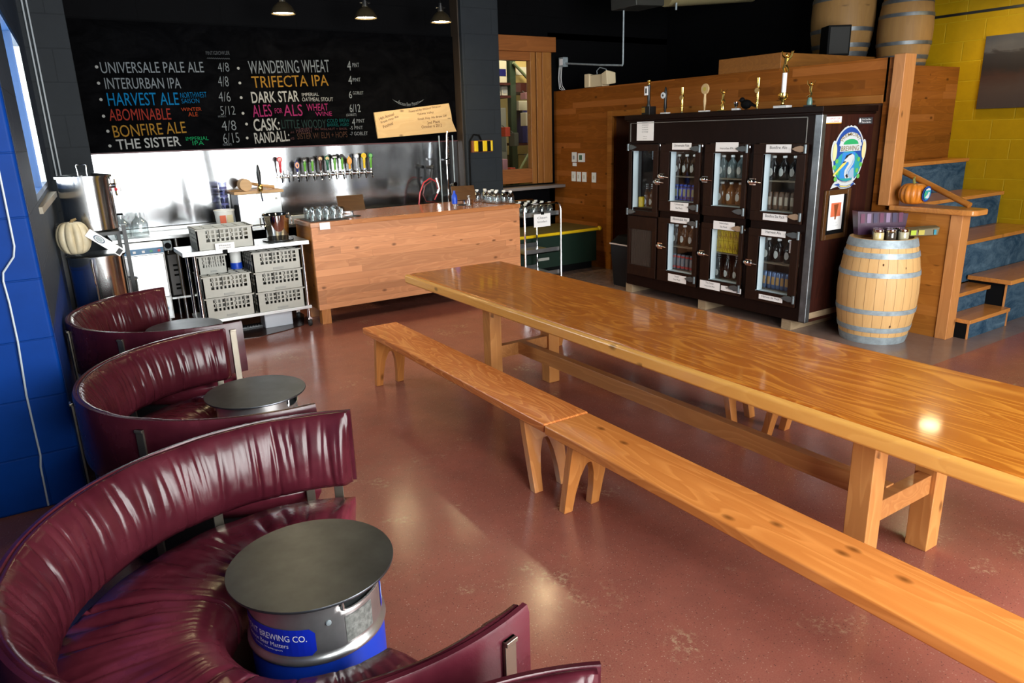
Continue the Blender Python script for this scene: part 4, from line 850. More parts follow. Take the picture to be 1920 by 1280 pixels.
for ci, (ya, yb) in enumerate(cols):
    for lv in 'ul':
        z0, z1 = dz[lv]
        if ci == 0: z0, z1 = (.9, 1.652) if lv == 'u' else (.225, .885)
        k = '%d%s' % (ci, lv)
        if k in gls:
            g0, g1, h0, h1 = gls[k]
            d = G().box(X-.03, yb, z0, X-.002, ya, h0).box(X-.03, yb, h1, X-.002, ya, z1).box(X-.03, yb, h0, X-.002, g1, h1).box(X-.03, g0, h0, X-.002, ya, h1).build('door', W_cdoor, co, .003)
            d['label'] = 'glazed door'
            G().box(X-.025, g0, h0-.01, X+.07, g0+.012, h1+.01).box(X-.025, g1-.012, h0-.01, X+.07, g1, h1+.01).box(X-.025, g1, h0-.012, X+.07, g0, h0).box(X-.0, g1, h1, X+.07, g0, h1+.012).build('white_jamb', M_jamb, d)
            G().add([(X+.055, g1, h0), (X+.055, g0, h0), (X+.055, g0, h1), (X+.055, g1, h1)], [(0, 1, 2, 3)]).build('pane', M_cpane, d, flat=True)
        else:
            d = G().box(X-.03, yb, z0, X-.002, ya, .34).box(X-.03, yb, .745, X-.002, ya, z1).box(X-.03, yb, .34, X-.002, 5.73, .745).box(X-.03, 6.07, .34, X-.002, ya, .745).build('door', W_cdoor, co, .003); d['label'] = 'vented door'
            gg = G().box(X-.012, 5.73, .34, X-.004, 6.07, .745)
            for i in range(20): gg.box(X-.018, 5.735+.0167*i, .345, X-.01, 5.741+.0167*i, .74)
            gg.build('mesh_screen', plain('mesh_brown_grey', (.07, .05, .04), .5, .4), d)
        # hinges and latches
        yh = ya if ci == 0 else yb; s = -1 if ci == 0 else 1
        for zz in ((1.62, .93) if (lv == 'u' and ci == 0) else (1.61, 1.035) if lv == 'u' else () if ci == 0 else (.875, .3)):
            mm = M_hingew if (ci, zz) in ((3, 1.61), (3, 1.035), (2, .875)) else M_hinge
            G().prism([(X-.032, yh+s*.01, zz-.02), (X-.032, yh+s*.05, zz-.026), (X-.032, yh+s*.1, zz-.014), (X-.032, yh+s*.13, zz+.002), (X-.032, yh+s*.1, zz+.018), (X-.032, yh+s*.05, zz+.03), (X-.032, yh+s*.01, zz+.024)], (-.018, 0, 0)).build('hinge_strap', mm, d, .004)
            G().cyl((X-.042, yh-s*.0, zz-.034), (X-.042, yh-s*.0, zz+.038), .014, n=14).build('hinge_barrel', M_hinge, d)
        lz = {'0u': (5.66, 1.27), '1u': (5.6, 1.33), '2u': (5.01, 1.32), '3u': (4.435, 1.32), '1l': (5.6, .6), '2l': (5.005, .59), '3l': (4.425, .575)}.get(k)
        if lz:
            y, z = lz
            G().ball((X-.045, y, z), .022, .05, .024, 14).cyl((X-.04, y-.02, z), (X-.04, y-.1, z-.008), .011, .006).box(X-.032, y-.035, z-.03, X-.002, y+.035, z+.03).build('latch', M_chrome if ci else M_steel, d)
M_cfill = glow('cooler_fill_glow', (.85, .93, 1), 3)  # unseen glowing strips, added to brighten the cooler interior
for k, (g0, g1, h0, h1) in gls.items():
    G().box(X+.1, g1+.04, h1+.045, X+.14, g0-.04, h1+.06).build('fill_strip', M_cfill, co)
# paper signs on the cooler
def lab(y0, z1, y1, z0, lines, txt, x=X-.032):
    t = thing('paper_label', txt, 'paper sign', (x, y0, z0)); w = y0-y1; h = z1-z0
    G().box(-.002, -w, 0, 0, 0, h).build('paper', M_paper, t)
    for i, s in enumerate(lines):
        hh = min(.026, h*.7/len(lines)*.62)
        letters(s, min(w*.78, hh*.62*len(s)), hh, on_x(-.0028, -w/2+min(w*.78, hh*.62*len(s))/2*1., h*(1-(i+.75)/(len(lines)+.35)))).build('sign_lettering', M_ink, t, flat=True)
lab(6.02, 1.885, 5.765, 1.69, ('PLEASE SELECT A', 'COLD GROWLER OR', 'SIX PACK FROM', 'THE COOLER AND', 'PAY AT THE BAR', '', 'Thank you', 'and enjoy'), 'square white notice at the top left of the cooler', X-.002)
lab(5.46, 1.665, 5.2, 1.6, ('Universale Pale',), 'white label above the top door second from the left')
lab(4.89, 1.67, 4.62, 1.585, ('', 'Interurban IPA'), 'white label above the top door third from the left')
lab(4.31, 1.65, 4.05, 1.58, ('Bonfire Ale',), 'white label above the top right cooler door')
lab(5.46, 1.075, 5.21, .985, ('Universale', 'Six Pack'), 'white label below the top door second from the left')
lab(5.45, .925, 5.19, .865, ('Abominable Ale',), 'white label above the lower door second from the left')
lab(4.87, .93, 4.61, .85, ('Interurban', 'Six Pack'), 'white label above the yellow boxes in the cooler')
lab(4.295, 1.045, 4.035, .985, ('Bonfire Six Pack',), 'white label below the top right cooler door')
lab(4.3, .9, 4.04, .845, ('Harvest Ale',), 'white label above the bottom right cooler door')
lab(5.46, .32, 5.2, .24, ('Sister', 'Four Pack'), 'white label below the lower door second from the left')
lab(5.01, .32, 4.75, .24, ('The Sister', 'Imperial IPA'), 'left of two white labels below the dark bottles')
lab(4.735, .305, 4.49, .255, ('Wheat Wine',), 'right of two white labels below the dark bottles')
lab(4.28, .295, 4.02, .25, ('Harvest Six Pack',), 'white label below the bottom right cooler door')
sq = thing('pane_sticker', 'small white sticker with a purple blossom on the bottom right cooler pane', 'sticker', (X+.05, 4.05, .7))
G().box(-.002, -.065, 0, 0, 0, .11).build('paper', M_paper, sq)
G().poly([(-.003, -.033+.022*(1 if i % 2 else .6)*math.cos(i*PI/5), .065+.024*(1 if i % 2 else .6)*math.sin(i*PI/5)) for i in range(10)]).build('blossom', plain('blossom_purple', (.2, .01, .12)), sq, flat=True)
G().box(-.003, -.05, .015, -.002, -.015, .028).build('sticker_band', M_ink, sq)
# bottles, cans and boxes in the cooler
def shelf(k, z, lab_):
    g0, g1 = gls[k][:2]; ci = int(k[0]); ya, yb = cols[ci]
    G().box(X+.075, yb+.02, z-.012, 5.99, ya-.0, z).build('wire_shelf', plain('shelf_grey_brown', (.2, .15, .1), .45, .4), co)
def oval(r, zc, hw, hh):    # an oval label following a round bottle, facing -X
    g = G(); n = 10
    for i in range(n):
        a, b = -1+2*i/n, -1+2*(i+1)/n; p = []
        for u, s in ((a, -1), (b, -1), (b, 1), (a, 1)): t = PI+u*hw; p.append((r*math.cos(t), r*math.sin(t), zc+s*hh*math.sqrt(max(0, 1-u*u))+1e-5*s))
        g.poly(p)
    return g
def growl(col):
    o = thing('beer_growler', '', 'growler')
    G().lathe([(0, 0), (.044, 0), (.048, .008), (.049, .115), (.042, .145), (.018, .175), (.016, .2), (0, .2)], 18).build('bottle_body', col, o)
    G().lathe([(.017, .192), (.02, .195), (.02, .212), (0, .214)], 12).build('cap', M_white, o)
    oval(.0496, .07, .52, .036).build('oval_label', plain('label_pale', (.62, .63, .6)), o, flat=True)
    return o
def can(body, lab_, band=None):
    o = thing('beer_can', '', 'beer can')
    G().lathe([(0, 0), (.02, 0), (.0262, .01), (.0262, .145), (.0205, .158), (.0215, .16), (0, .157)], 18).build('can_body', body, o)
    G().add([(.0267*math.cos(PI+a), .0267*math.sin(PI+a), z) for z in (.04, .115) for a in (-.7, -.35, 0, .35, .7)], [(i, i+1, i+6, i+5) for i in range(4)]).build('can_label', lab_, o, flat=True)
    if band: G().lathe([(.0266, .012), (.0266, .035)], 18).lathe([(.0266, .125), (.0266, .144)], 18).build('colour_band', band, o)
    return o
def bottle(col):
    o = thing('beer_bottle', '', 'beer bottle')
    G().lathe([(0, 0), (.036, 0), (.038, .006), (.038, .12), (.028, .16), (.014, .2), (.0135, .24), (0, .24)], 16).build('bottle_body', col, o)
    G().lathe([(.0165, .19), (.0165, .2)], 14).lathe([(.015, .215), (.015, .222)], 14).lathe([(.0155, .232), (.0155, .244), (0, .245)], 14).build('neck_rings', plain('neck_silver', (.5, .5, .5), .3, .5), o)
    oval(.0386, .052, .6, .034).build('oval_label', plain('label_pale', (.62, .63, .6)), o, flat=True)
    return o
M_brownglass = plain('brown_glass', (.045, .018, .006), .08); M_darkglass = plain('dark_glass', (.012, .009, .008), .08); M_greyglass = plain('grey_green_glass', (.1, .13, .13), .1)
def row(proto, ys, x, z, text, group):
    for i, y in enumerate(ys):
        l = '%s %s' % (ORD[i], text)
        if i == 0: o = proto; o.location = (x, y, z); o['label'] = l; o['group'] = group
        else: dup(proto, (x, y, z), l, 0, group)
def ys(k, n, r=.027, x=5.72):
    a = min((gls[k][0]-.012)*x/(X+.07)-r*.7, cols[int(k[0])][0]-.035); b = (gls[k][1]+.012)*x/X+r*.35
    return [a+(b-a)*i/(n-1) for i in range(n)]
def stock(k, proto, n, x, z, what, where):
    row(proto, ys(k, n, .027 if 'can' in what else .045, x), x, z, '%s from the left, %s' % (what, where), '%ss in the %s' % (what, where))
shelf('1u', 1.33, ''); shelf('1l', .6, ''); shelf('2u', 1.33, ''); shelf('2l', .605, ''); shelf('3u', 1.33, ''); shelf('3l', .58, ''); shelf('1u', 1.08, ''); shelf('1l', .345, ''); shelf('2u', 1.075, ''); shelf('2l', .335, ''); shelf('3u', 1.065, ''); shelf('3l', .325, ''); shelf('0u', .9725, '')
stock('1u', growl(M_brownglass), 3, 5.75, 1.331, 'growler', 'upper shelf of top door second from left')
stock('1u', can(M_blue, plain('label_bluegold', (.3, .3, .18)), M_navy), 5, 5.72, 1.081, 'blue can', 'top door second from left')
stock('1l', growl(M_brownglass), 3, 5.75, .601, 'growler', 'lower door second from left')
stock('1l', can(plain('can_greyblue', (.16, .17, .22), .3), plain('label_grey', (.3, .26, .28)), plain('can_red', (.55, .06, .05), .35)), 5, 5.72, .346, 'red banded can', 'lower door second from left')
stock('2u', growl(M_greyglass), 3, 5.75, 1.331, 'growler', 'upper shelf of top door third from left')
stock('2u', growl(plain('amber_growler', (.16, .06, .015), .12)), 3, 5.75, 1.076, 'amber growler', 'lower shelf of top door third from left')
stock('3u', growl(M_darkglass), 3, 5.75, 1.331, 'growler', 'upper shelf of the top right door')
stock('3u', can(plain('can_brown', (.13, .06, .03), .35), plain('label_cream', (.55, .45, .35))), 5, 5.72, 1.066, 'brown can', 'top right door')
stock('3l', growl(M_darkglass), 3, 5.75, .581, 'growler', 'bottom right door')
stock('3l', can(plain('can_blue_grey', (.1, .16, .32), .3, .3), plain('label_orange_tan', (.5, .28, .1))), 6, 5.72, .326, 'blue grey can', 'bottom right door')
stock('2l', bottle(M_darkglass), 3, 5.74, .336, 'dark bottle', 'lower door third from left')
def ybox():
    o = thing('yellow_carton', '', 'carton'); G().box(-.06, -.027, 0, .1, .027, .115).build('carton_body', plain('carton_yellow', (.62, .42, .01), .5), o, .003)
    g = G()
    for i in range(4): g.box(-.061, -.022+.012*i, .02+.018*(i % 2), -.06, -.015+.012*i, .05+.02*(i % 3))
    g.build('printed_pattern', plain('carton_brown', (.3, .13, .01)), o); return o
yb0 = ybox()
for r, z in enumerate((.606, .722)):
    for i, y in enumerate(ys('2l', 5)):
        l = '%s yellow carton from the left in the %s row of the cooler' % (ORD[i], ['lower', 'upper'][r])
        if (r, i) == (0, 0): yb0.location = (5.73, y, z); yb0['label'] = l; yb0['group'] = 'yellow cartons in the cooler'
        else: dup(yb0, (5.73, y, z), l, 0, 'yellow cartons in the cooler')
stock('0u', bottle(M_brownglass), 2, 5.8, .973, 'brown bottle', 'top left cooler door')
yc = thing('yellow_can', 'bright yellow can at the bottom of the top left cooler door', 'can', (5.7, 6.06, .973)); G().lathe([(0, 0), (.033, 0), (.035, .1), (.03, .11), (0, .11)], 16).build('can_body', M_yel, yc)
hr = thing('hanging_rail', 'dark rail of hanging tap lines in the top left cooler door', 'rail', (5.85, 5.9, 1.5)); G().cyl((0, -.18, 0), (0, .2, 0), .008).build('rail', M_blackm, hr)
for i in range(6): G().cyl((0, -.15+.06*i, -.02), (0, -.15+.06*i, .1), .009).build('hook', [M_brass, M_galv][i % 2], hr)
# heron emblem and stickers on the right side of the cooler
em = thing('heron_emblem', 'large oval heron brewery emblem on the side of the dark cooler', 'emblem', (5.995, 3.797, 1.53))
EW, EH = .25, .268
def ep(pts, d): return [((x-265)/172*EW, -.001-.0012*d, -(y-490)/312*EH) for x, y in pts]
def ell(cx, cy, rx, ry, a0=0, a1=360, n=40): return [(cx+rx*math.cos(math.radians(a0+(a1-a0)*i/n)), cy+ry*math.sin(math.radians(a0+(a1-a0)*i/n))) for i in range(n+1)]
def lay(name, m, d, *polys):
    g = G()
    for p in polys: g.poly(ep(p, d))
    g.build(name, m, em, flat=True)
eB = plain('emblem_blue', (.01, .06, .3)); eL = plain('emblem_sky', (.03, .22, .6)); eT = plain('emblem_teal', (.02, .3, .3)); eG = plain('emblem_green', (.02, .35, .12)); eV = plain('emblem_leaf', (.12, .42, .08)); eC = plain('emblem_cream', (.72, .62, .32)); eY = plain('emblem_yellow', (.75, .6, .12)); eK = plain('emblem_ink', (.01, .01, .015))
eW = plain('emblem_white', (.55, .58, .6), spec=.2)
G().prism([(p[0], 0, p[2]) for p in ep([(205, 205), (235, 188), (250, 196), (265, 180), (282, 196), (300, 186), (330, 205)]+ell(265, 480, 160, 292, -62, 78, 20)+[(340, 745), (370, 775), (335, 770), (318, 795), (265, 806), (212, 800), (185, 775), (115, 795), (135, 750), (150, 730)]+ell(265, 480, 160, 292, 125, 242, 20), 0)], (0, -.002, 0)).build('white_border', eW, em)
for sx in (-1, 1): lay('white_border_bulge', eW, 1.2, ell(265+sx*150, 430, 26, 105))
lay('blue_field', eB, 2, ell(265, 480, 148, 280))
lay('teal_side', eT, 3, ell(265, 580, 128, 150))
lay('sky_panel', eL, 4, [(200, 445), (330, 445), (335, 700), (190, 700)])
lay('banner', eW, 4, [(165, 355)]+ell(272, 355, 105, 105, 180, 360, 16)+[(385, 355), (388, 385), (375, 390), (380, 435), (170, 435), (178, 385), (160, 375)])
lay('green_dome', eG, 5, ell(275, 368, 76, 52, 180, 360, 16))
lay('wheat_ear', eC, 5, ell(122, 435, 20, 85), ell(412, 430, 20, 85))
lay('vine_leaf', eV, 5, *[ell(x, y, 16, 24, 0, 360, 10) for x, y in ((150, 525), (130, 585), (160, 640), (150, 700), (370, 520), (395, 575), (362, 630), (380, 690))])
lay('heron_body', plain('emblem_mist', (.3, .42, .55)), 5.5, [(325, 600), (334, 702), (286, 702), (276, 660), (284, 630), (305, 605)])
lay('heron_neck', eW, 6, [(238, 494), (262, 468), (295, 460), (320, 480), (325, 525), (314, 568), (292, 602), (275, 632), (270, 662), (288, 702), (246, 702), (232, 665), (234, 622), (252, 588), (270, 560), (266, 540), (243, 542), (222, 530), (226, 508)])
lay('neck_shadow', plain('emblem_mist', (.3, .42, .55)), 6.5, [(312, 500), (318, 530), (306, 566), (284, 598), (268, 628), (262, 660), (274, 700), (262, 700), (250, 664), (254, 628), (272, 594), (294, 562), (304, 530)])
lay('heron_crest', eK, 7, [(222, 515), (240, 475), (280, 458), (300, 463), (262, 478), (245, 500)], [(215, 535), (240, 528), (235, 540), (205, 548)], [(262, 655), (275, 690), (262, 700), (245, 675)])
lay('heron_bill', eY, 7, [(205, 552), (250, 535), (235, 560), (125, 672), (122, 655)])
lay('scroll', eW, 6, [(170, 705), (215, 728), (265, 735), (310, 722), (330, 688), (338, 715), (318, 745), (265, 762), (205, 752), (162, 730)])
lay('ribbon', eB, 6, [(140, 755), (185, 745), (205, 765), (265, 778), (320, 762), (345, 745), (345, 765), (318, 785), (265, 797), (205, 788), (180, 770)])
lay('ribbon_gold', eY, 7, [(190, 765), (265, 782), (315, 768), (300, 782), (265, 790), (205, 782)])
eN = plain('emblem_letter', (.22, .16, .06))
def arch(a, b):
    t = PI-(a+.01)/.188*PI*.94-.09; r = (68+b*700); x, y = 272+r*1.16*math.cos(t), 352-r*math.sin(t)*1.0; p = ep([(x, y)], 6)[0]; return p
letters('FREMONT', .168, .045, arch, .6).build('emblem_lettering', eN, em, flat=True)
letters('BREWING', .26, .042, lambda a, b: (-.122+a, -.0075, .052+b), .6).build('emblem_lettering', eN, em, flat=True)
letters('Because Beer Matters', .19, .014, lambda a, b: (-.112+a, -.0092, -.22+b+.02*((a-.1)/.1)**2)).build('emblem_lettering', eN, em, flat=True)
pf = thing('framed_print', 'small framed print of a drink on the cooler side under the emblem', 'framed picture', (5.88, 3.799, 1.045))
G().box(-.185, -.022, -.215, -.14, 0, .215).box(.14, -.022, -.215, .185, 0, .215).box(-.14, -.022, .17, .14, 0, .215).box(-.14, -.022, -.215, .14, 0, -.17).build('frame', W_board, pf, .004)
G().box(-.14, -.008, -.17, .14, -.002, .17).build('mat_black', M_black, pf); G().box(-.105, -.0095, -.135, .1, -.008, .17).build('print_paper', M_paper, pf)
G().box(-.075, -.0105, -.02, .07, -.0095, .1).build('red_panel', plain('print_salmon', (.62, .14, .06)), pf)
G().prism([(-.035, -.0115, .085), (.03, -.0115, .09), (.012, -.0115, .0), (.006, -.0115, -.045), (-.012, -.0115, -.045), (-.016, -.0115, .0)], (0, .001, 0)).build('drink_drawing', plain('print_brown', (.2, .05, .015)), pf)
for i, (s, w) in enumerate((('FRESH', .06), ('HARVEST', .1))): letters(s, w, .014, on_y(-w/2, -.0102, -.08-.026*i)).build('print_lettering', plain('print_grey', (.5, .52, .55)), pf, flat=True)
def stk(x0, x1, z0, z1, lab_, m, txt, tm):
    t = thing('bumper_sticker', lab_, 'sticker', (x0, 3.799, z0)); w, h = x1-x0, z1-z0
    G().box(0, -.002, 0, w, 0, h).build('sticker_paper', m, t)
    for i, s in enumerate(txt): letters(s, w*.66, h*.26, on_y(w*.22, -.003, h*(.58-.42*i))).build('sticker_lettering', tm, t, flat=True)
    return t
s1 = stk(5.635, 5.85, 1.812, 1.868, 'white sticker with red lettering at the top corner of the cooler side', M_paper, ('SUPPORT YOUR', 'LOCAL BREWERY'), plain('letter_red', (.5, .08, .06)))
G().box(.0, -.003, 0, .215, -.002, .007).build('gold_band', M_amber, s1)
s2 = stk(6.1, 6.31, 1.8, 1.855, 'black sticker with white lettering at the rear top of the cooler side', M_ink, ('Drink Good Beer', 'Plant a Garden'), M_paper)
G().poly([(.02+.014*math.cos(t*.63), -.003, .03+.018*math.sin(t*.63)) for t in range(10)]).build('sticker_dot', M_paper, s2, flat=True)
# trophies
def fig(g, z, s, pose=1):   # small cast figure
    g.tube([(0, 0, z), (0, .012*s*pose, z+.03*s), (0, 0, z+.06*s), (0, -.004*s, z+.095*s)], [.008*s, .011*s, .012*s, .014*s], 8)
    g.tube([(0, 0, z+.055*s), (0, -.02*s, z+.03*s), (.0, -.03*s*pose, z+.005*s)], [.008*s, .007*s, .004*s], 6)
    g.tube([(0, 0, z+.09*s), (0, .03*s, z+.115*s), (0, .035*s, z+.145*s)], [.006*s, .005*s, .004*s], 6); g.tube([(0, 0, z+.09*s), (0, -.03*s, z+.11*s), (0, -.045*s, z+.14*s)], [.006*s, .005*s, .004*s], 6)
    g.ball((0, -.004*s, z+.115*s), .011*s, .011*s, .014*s, 10); return g
TZ = 1.956; TX = 5.72
def tro(y, l, name='trophy', cat='trophy'): return thing(name, l, cat, (TX, y, TZ), group='trophies on the cooler')
t = tro(6.0, 'leftmost trophy, black column with a white plaque and gold top')
G().box(-.05, -.065, 0, .05, .055, .085).build('base', M_blackm, t, .004); G().box(-.052, .0, .02, -.05, .05, .075).build('name_plate', M_brass, t)
G().lathe([(.02, .085), (.022, .1), (.014, .12), (.018, .17), (.015, .22), (.02, .3), (.0, .3)], 14).build('column', M_blackm, t); G().box(-.028, -.012, .2, -.022, .04, .29).build('plaque', M_paper, t); G().box(-.0285, .004, .22, -.028, .026, .27).build('plaque_print', M_ink, t)
G().ball((0, 0, .315), .018).ball((0, .002, .345), .02, .02, .014).build('gold_top', M_brass, t)
t = tro(5.75, 'black tap trophy with a round white badge on a white base')
G().box(-.03, -.045, 0, .03, .04, .014).build('base', M_paper, t); G().lathe([(.008, .014), (.012, .03), (.01, .045), (.018, .06), (.014, .12), (.018, .2), (.012, .25), (.004, .27), (0, .27)], 14).build('handle', M_blackm, t); G().lathe([(0, -.004), (.03, -.004), (.032, 0), (.03, .004), (0, .004)], 20, (-.024, .012, .185), 'x').build('badge', plain('badge_white', (.6, .62, .64)), t); G().lathe([(0, 0), (.012, 0)], 14, (-.0285, .012, .185), 'x').build('badge_centre', M_ink, t)
def goldtap(y, l, s):
    t = tro(y, l); G().lathe([(.006, 0), (.009, .01), (.009, .04*s), (.016, .045*s), (.016, .06*s), (.013, .07*s), (.014, .13*s), (.018, .16*s), (.011, .17*s), (.017, .19*s), (.019, .25*s), (0, .25*s)], 14).build('handle', M_brass, t); G().lathe([(0, -.004), (.022, -.004), (.022, .004), (0, .004)], 18, (-.018, 0, .15*s), 'x').build('badge', plain('badge_brass', (.45, .3, .12), .4, .6), t); G().lathe([(.012, 0), (.014, .002), (.012, .008), (0, .008)], 12).build('base', M_iron, t)
goldtap(5.51, 'gold tap handle trophy between the black and the paddle trophies', 1.0)
t = tro(5.21, 'paddle shaped trophy with a big round tan head'); G().box(-.03, -.05, 0, .03, .05, .014).build('base', M_paper, t); G().lathe([(.007, .014), (.01, .05), (.016, .1), (.012, .15), (.014, .17), (0, .17)], 12).build('handle', plain('trophy_tan', (.5, .34, .16), .4), t); G().lathe([(0, -.008), (.046, -.008), (.052, -.002), (.052, .002), (.046, .008), (0, .008)], 26, (0, 0, .215), 'x').build('disc', plain('trophy_tan', (.5, .34, .16)), t); G().lathe([(0, 0), (.02, 0)], 16, (-.0085, 0, .215), 'x').build('disc_centre', plain('trophy_gold_print', (.45, .35, .06)), t)
t = tro(4.98, 'small gold figure trophy with one raised arm'); G().box(-.025, -.045, 0, .025, .04, .012).build('base', M_brass, t); G().lathe([(.02, .012), (.022, .04), (.012, .07), (0, .07)], 12).build('stem', M_brass, t); fig(G(), .065, .95).build('figure', M_brass, t)
t = tro(4.82, 'tiny white based cup beside the black bird'); G().box(-.025, -.04, 0, .025, .03, .02).build('base', M_paper, t); G().lathe([(.008, .02), (.012, .035), (.02, .05), (.022, .075), (0, .07)], 14).build('cup', M_chrome, t)
t = thing('black_bird', 'black crow figurine among the trophies on the cooler', 'figurine', (TX, 4.7, TZ)); G().ball((0, 0, .05), .035, .06, .042).ball((0, .05, .09), .024, .026, .025).build('bird_body', M_black, t); G().cyl((0, .07, .09), (0, .098, .083), .009, .002).build('beak', M_black, t); G().hexa([(-.015, -.12, .02), (.015, -.12, .02), (.02, -.04, .04), (-.02, -.04, .04)], [(-.01, -.12, .03), (.01, -.12, .03), (.02, -.04, .07), (-.02, -.04, .07)]).build('tail', M_black, t); G().cyl((-.012, 0, 0), (-.012, 0, .02), .004).cyl((.012, 0, 0), (.012, 0, .02), .004).build('feet', M_black, t)
goldtap(4.575, 'larger gold tap handle trophy right of the black bird', 1.1)
t = tro(4.3, 'tallest trophy, a winged gold figure on a white column and gold cup'); G().box(-.04, -.07, 0, .04, .07, .022).build('base', M_paper, t, .003); G().lathe([(.03, .022), (.012, .035), (.01, .05), (.03, .085), (.036, .11), (.034, .13), (0, .13)], 18).build('cup', M_brass, t)
for s in (-1, 1): G().tube([(0, s*.034, .125), (0, s*.05, .115), (0, s*.042, .08), (0, s*.022, .07)], .004, 6).build('cup_handle', M_brass, t)
G().cyl((0, 0, .13), (0, 0, .295), .02, n=16).build('column', M_paper, t); g = fig(G(), .295, 1.25)
g.prism([(0, -.01, .38), (0, -.06, .42), (0, -.075, .47), (0, -.05, .46), (0, -.015, .41)], (.006, 0, 0)); g.build('figure', M_brass, t)
t = tro(4.03, 'rightmost trophy, small gold figure on a dark green base'); G().box(-.025, -.05, 0, .025, .04, .014).build('base', M_blackm, t); G().lathe([(.022, .014), (.024, .04), (.016, .075), (0, .08)], 14).build('stem', plain('trophy_green_marble', (.1, .2, .17), .25), t); fig(G(), .078, .95, -1).build('figure', M_brass, t)
# waste bin in the dark gap left of the cooler
tb = thing('waste_bin', 'black waste bin with a pale rim standing left of the cooler', 'waste bin', (5.86, 6.42, 0)); G().hexa([(-.14, -.12, 0), (.14, -.12, 0), (.14, .12, 0), (-.14, .12, 0)], [(-.17, -.15, .5), (.17, -.15, .5), (.17, .15, .5), (-.17, .15, .5)]).build('bin_body', M_blackm, tb, .01); G().box(-.178, -.155, .5, .178, .155, .515).build('rim', plain('bin_rim', (.5, .42, .4), .5), tb); G().hexa([(-.175, -.15, .515), (.175, -.15, .515), (.175, .15, .515), (-.175, .15, .515)], [(-.1, -.1, .6), (.12, -.1, .6), (.12, .1, .6), (-.1, .1, .6)]).build('lid', M_black, tb, .01)
# ================================================================ barrels
def barrel(x, y, z, r, h, lab_, hoopm, rz=0, oak=None):
    t = thing('oak_barrel', lab_, 'barrel', (x, y, z), rz)
    def rad(u): return r*(.8+.2*(1-(2*u-1)**2))
    g = G(); n = 30; vs = []; fs = []; prof = [(rad(i/14.), h*i/14) for i in range(15)]+[(rad(1)-.022, h), (rad(1)-.026, h-.04), (0, h-.04)]
    g.lathe(prof, 60); g.build('staves', oak or W_oak, t, ang=50)
    for a, b in ((.0, .075), (.12, .17), (.3, .345), (.655, .7), (.83, .88), (.925, .998)):
        G().lathe([(rad(a)+.001, h*a), (rad(a)+.005, h*a), (rad((a+b)/2)+.0055, h*(a+b)/2), (rad(b)+.005, h*b), (rad(b)+.001, h*b)], 60).build('hoop', hoopm, t)
    g = G()
    for i in range(26):
        a = 2*PI*i/26; g.add([(rr*math.cos(a+d), rr*math.sin(a+d), zz) for zz, rr in [(h*u/10., rad(u/10.)+.0008) for u in range(11)] for d in (-.004, .004)], [(2*j, 2*j+1, 2*j+3, 2*j+2) for j in range(10)])
    g.build('stave_joints', plain('stave_joint', (.2, .1, .04), .7), t)
    return t
b1 = barrel(5.965, 3.385, 0, .32, .885, 'pale oak barrel with galvanised hoops standing in front of the half wall', M_galv)
for a, zz in ((3.75, .69), (4.35, .66), (4.1, .17)): G().ball((.302*math.cos(a), .302*math.sin(a), zz), .006, .006, .011, 8).build('knot', plain('knot_dark', (.12, .05, .02)), b1)
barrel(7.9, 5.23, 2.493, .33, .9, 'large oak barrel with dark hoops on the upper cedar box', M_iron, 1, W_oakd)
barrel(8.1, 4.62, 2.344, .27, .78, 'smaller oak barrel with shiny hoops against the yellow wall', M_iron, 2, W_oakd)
sp = thing('loudspeaker', 'black loudspeaker standing in front of the upper barrel', 'loudspeaker', (7.4, 4.96, 2.493), -.6); G().box(-.12, -.09, 0, .12, .12, .3).build('cabinet', M_black, sp, .008); G().box(-.1, -.096, .02, .1, -.09, .28).build('grille', plain('grille_black', (.012, .012, .012), .8), sp)
def jar(x, y, m, l):
    t = thing('spice_jar', l, 'jar', (x, y, .846)); G().lathe([(0, 0), (.038, 0), (.041, .006), (.041, .085), (.034, .095), (0, .095)], 20).build('jar_glass', m, t); G().lathe([(.037, .088), (.0385, .09), (.0385, .112), (0, .114)], 20).build('lid', M_chrome, t)
jc = plain('jar_cream', (.55, .45, .22), .2, coat=.5); jd = plain('jar_dark', (.06, .045, .035), .1, coat=.5); jg = plain('jar_grain', (.42, .38, .25), .2, coat=.5)
jar(5.825, 3.345, jc, 'front left jar of cream powder on the barrel'); jar(5.905, 3.285, jd, 'dark jar second from the left in the front row on the barrel'); jar(5.985, 3.225, jg, 'jar of pale grain third from the left in the front row on the barrel'); jar(6.055, 3.3, jd, 'dark jar at the right end of the jars on the barrel'); jar(5.9, 3.4, jd, 'dark jar behind the cream powder jar on the barrel'); jar(5.99, 3.345, jd, 'dark jar behind the pale grain jar on the barrel')
pk = thing('snack_box', 'open purple printed snack carton at the back of the barrel top', 'carton', (6.04, 3.45, .887), -.55)
G().hexa([(-.2, 0, 0), (.2, 0, 0), (.2, .08, 0), (-.2, .08, 0)], [(-.22, -.0, .2), (.22, -.0, .17), (.22, .1, .17), (-.22, .1, .2)]).build('carton_body', plain('carton_purple', (.035, .006, .03), .4), pk)
for i in range(7): x = -.19+i*.055; G().prism([(x, -.004, .1), (x+.035, -.004, .1), (x+.03, -.006, .18), (x-.005, -.006, .18)], (0, .002, 0)).build('printed_panel', [plain('print_plum', (.1, .012, .05)), plain('print_violet', (.2, .13, .22)), plain('print_dark', (.03, .02, .06))][i % 3], pk)
gb = thing('snack_bag', 'green and brown snack packet lying at the right of the barrel top', 'packet', (6.17, 3.19, .888), -.55); G().hexa([(-.1, -.03, 0), (.14, -.03, 0), (.14, .05, 0), (-.1, .05, 0)], [(-.1, -.02, .05), (.16, -.02, .07), (.16, .05, .08), (-.1, .05, .07)]).build('bag_body', plain('bag_olive', (.13, .1, .05), .4), gb, .01)
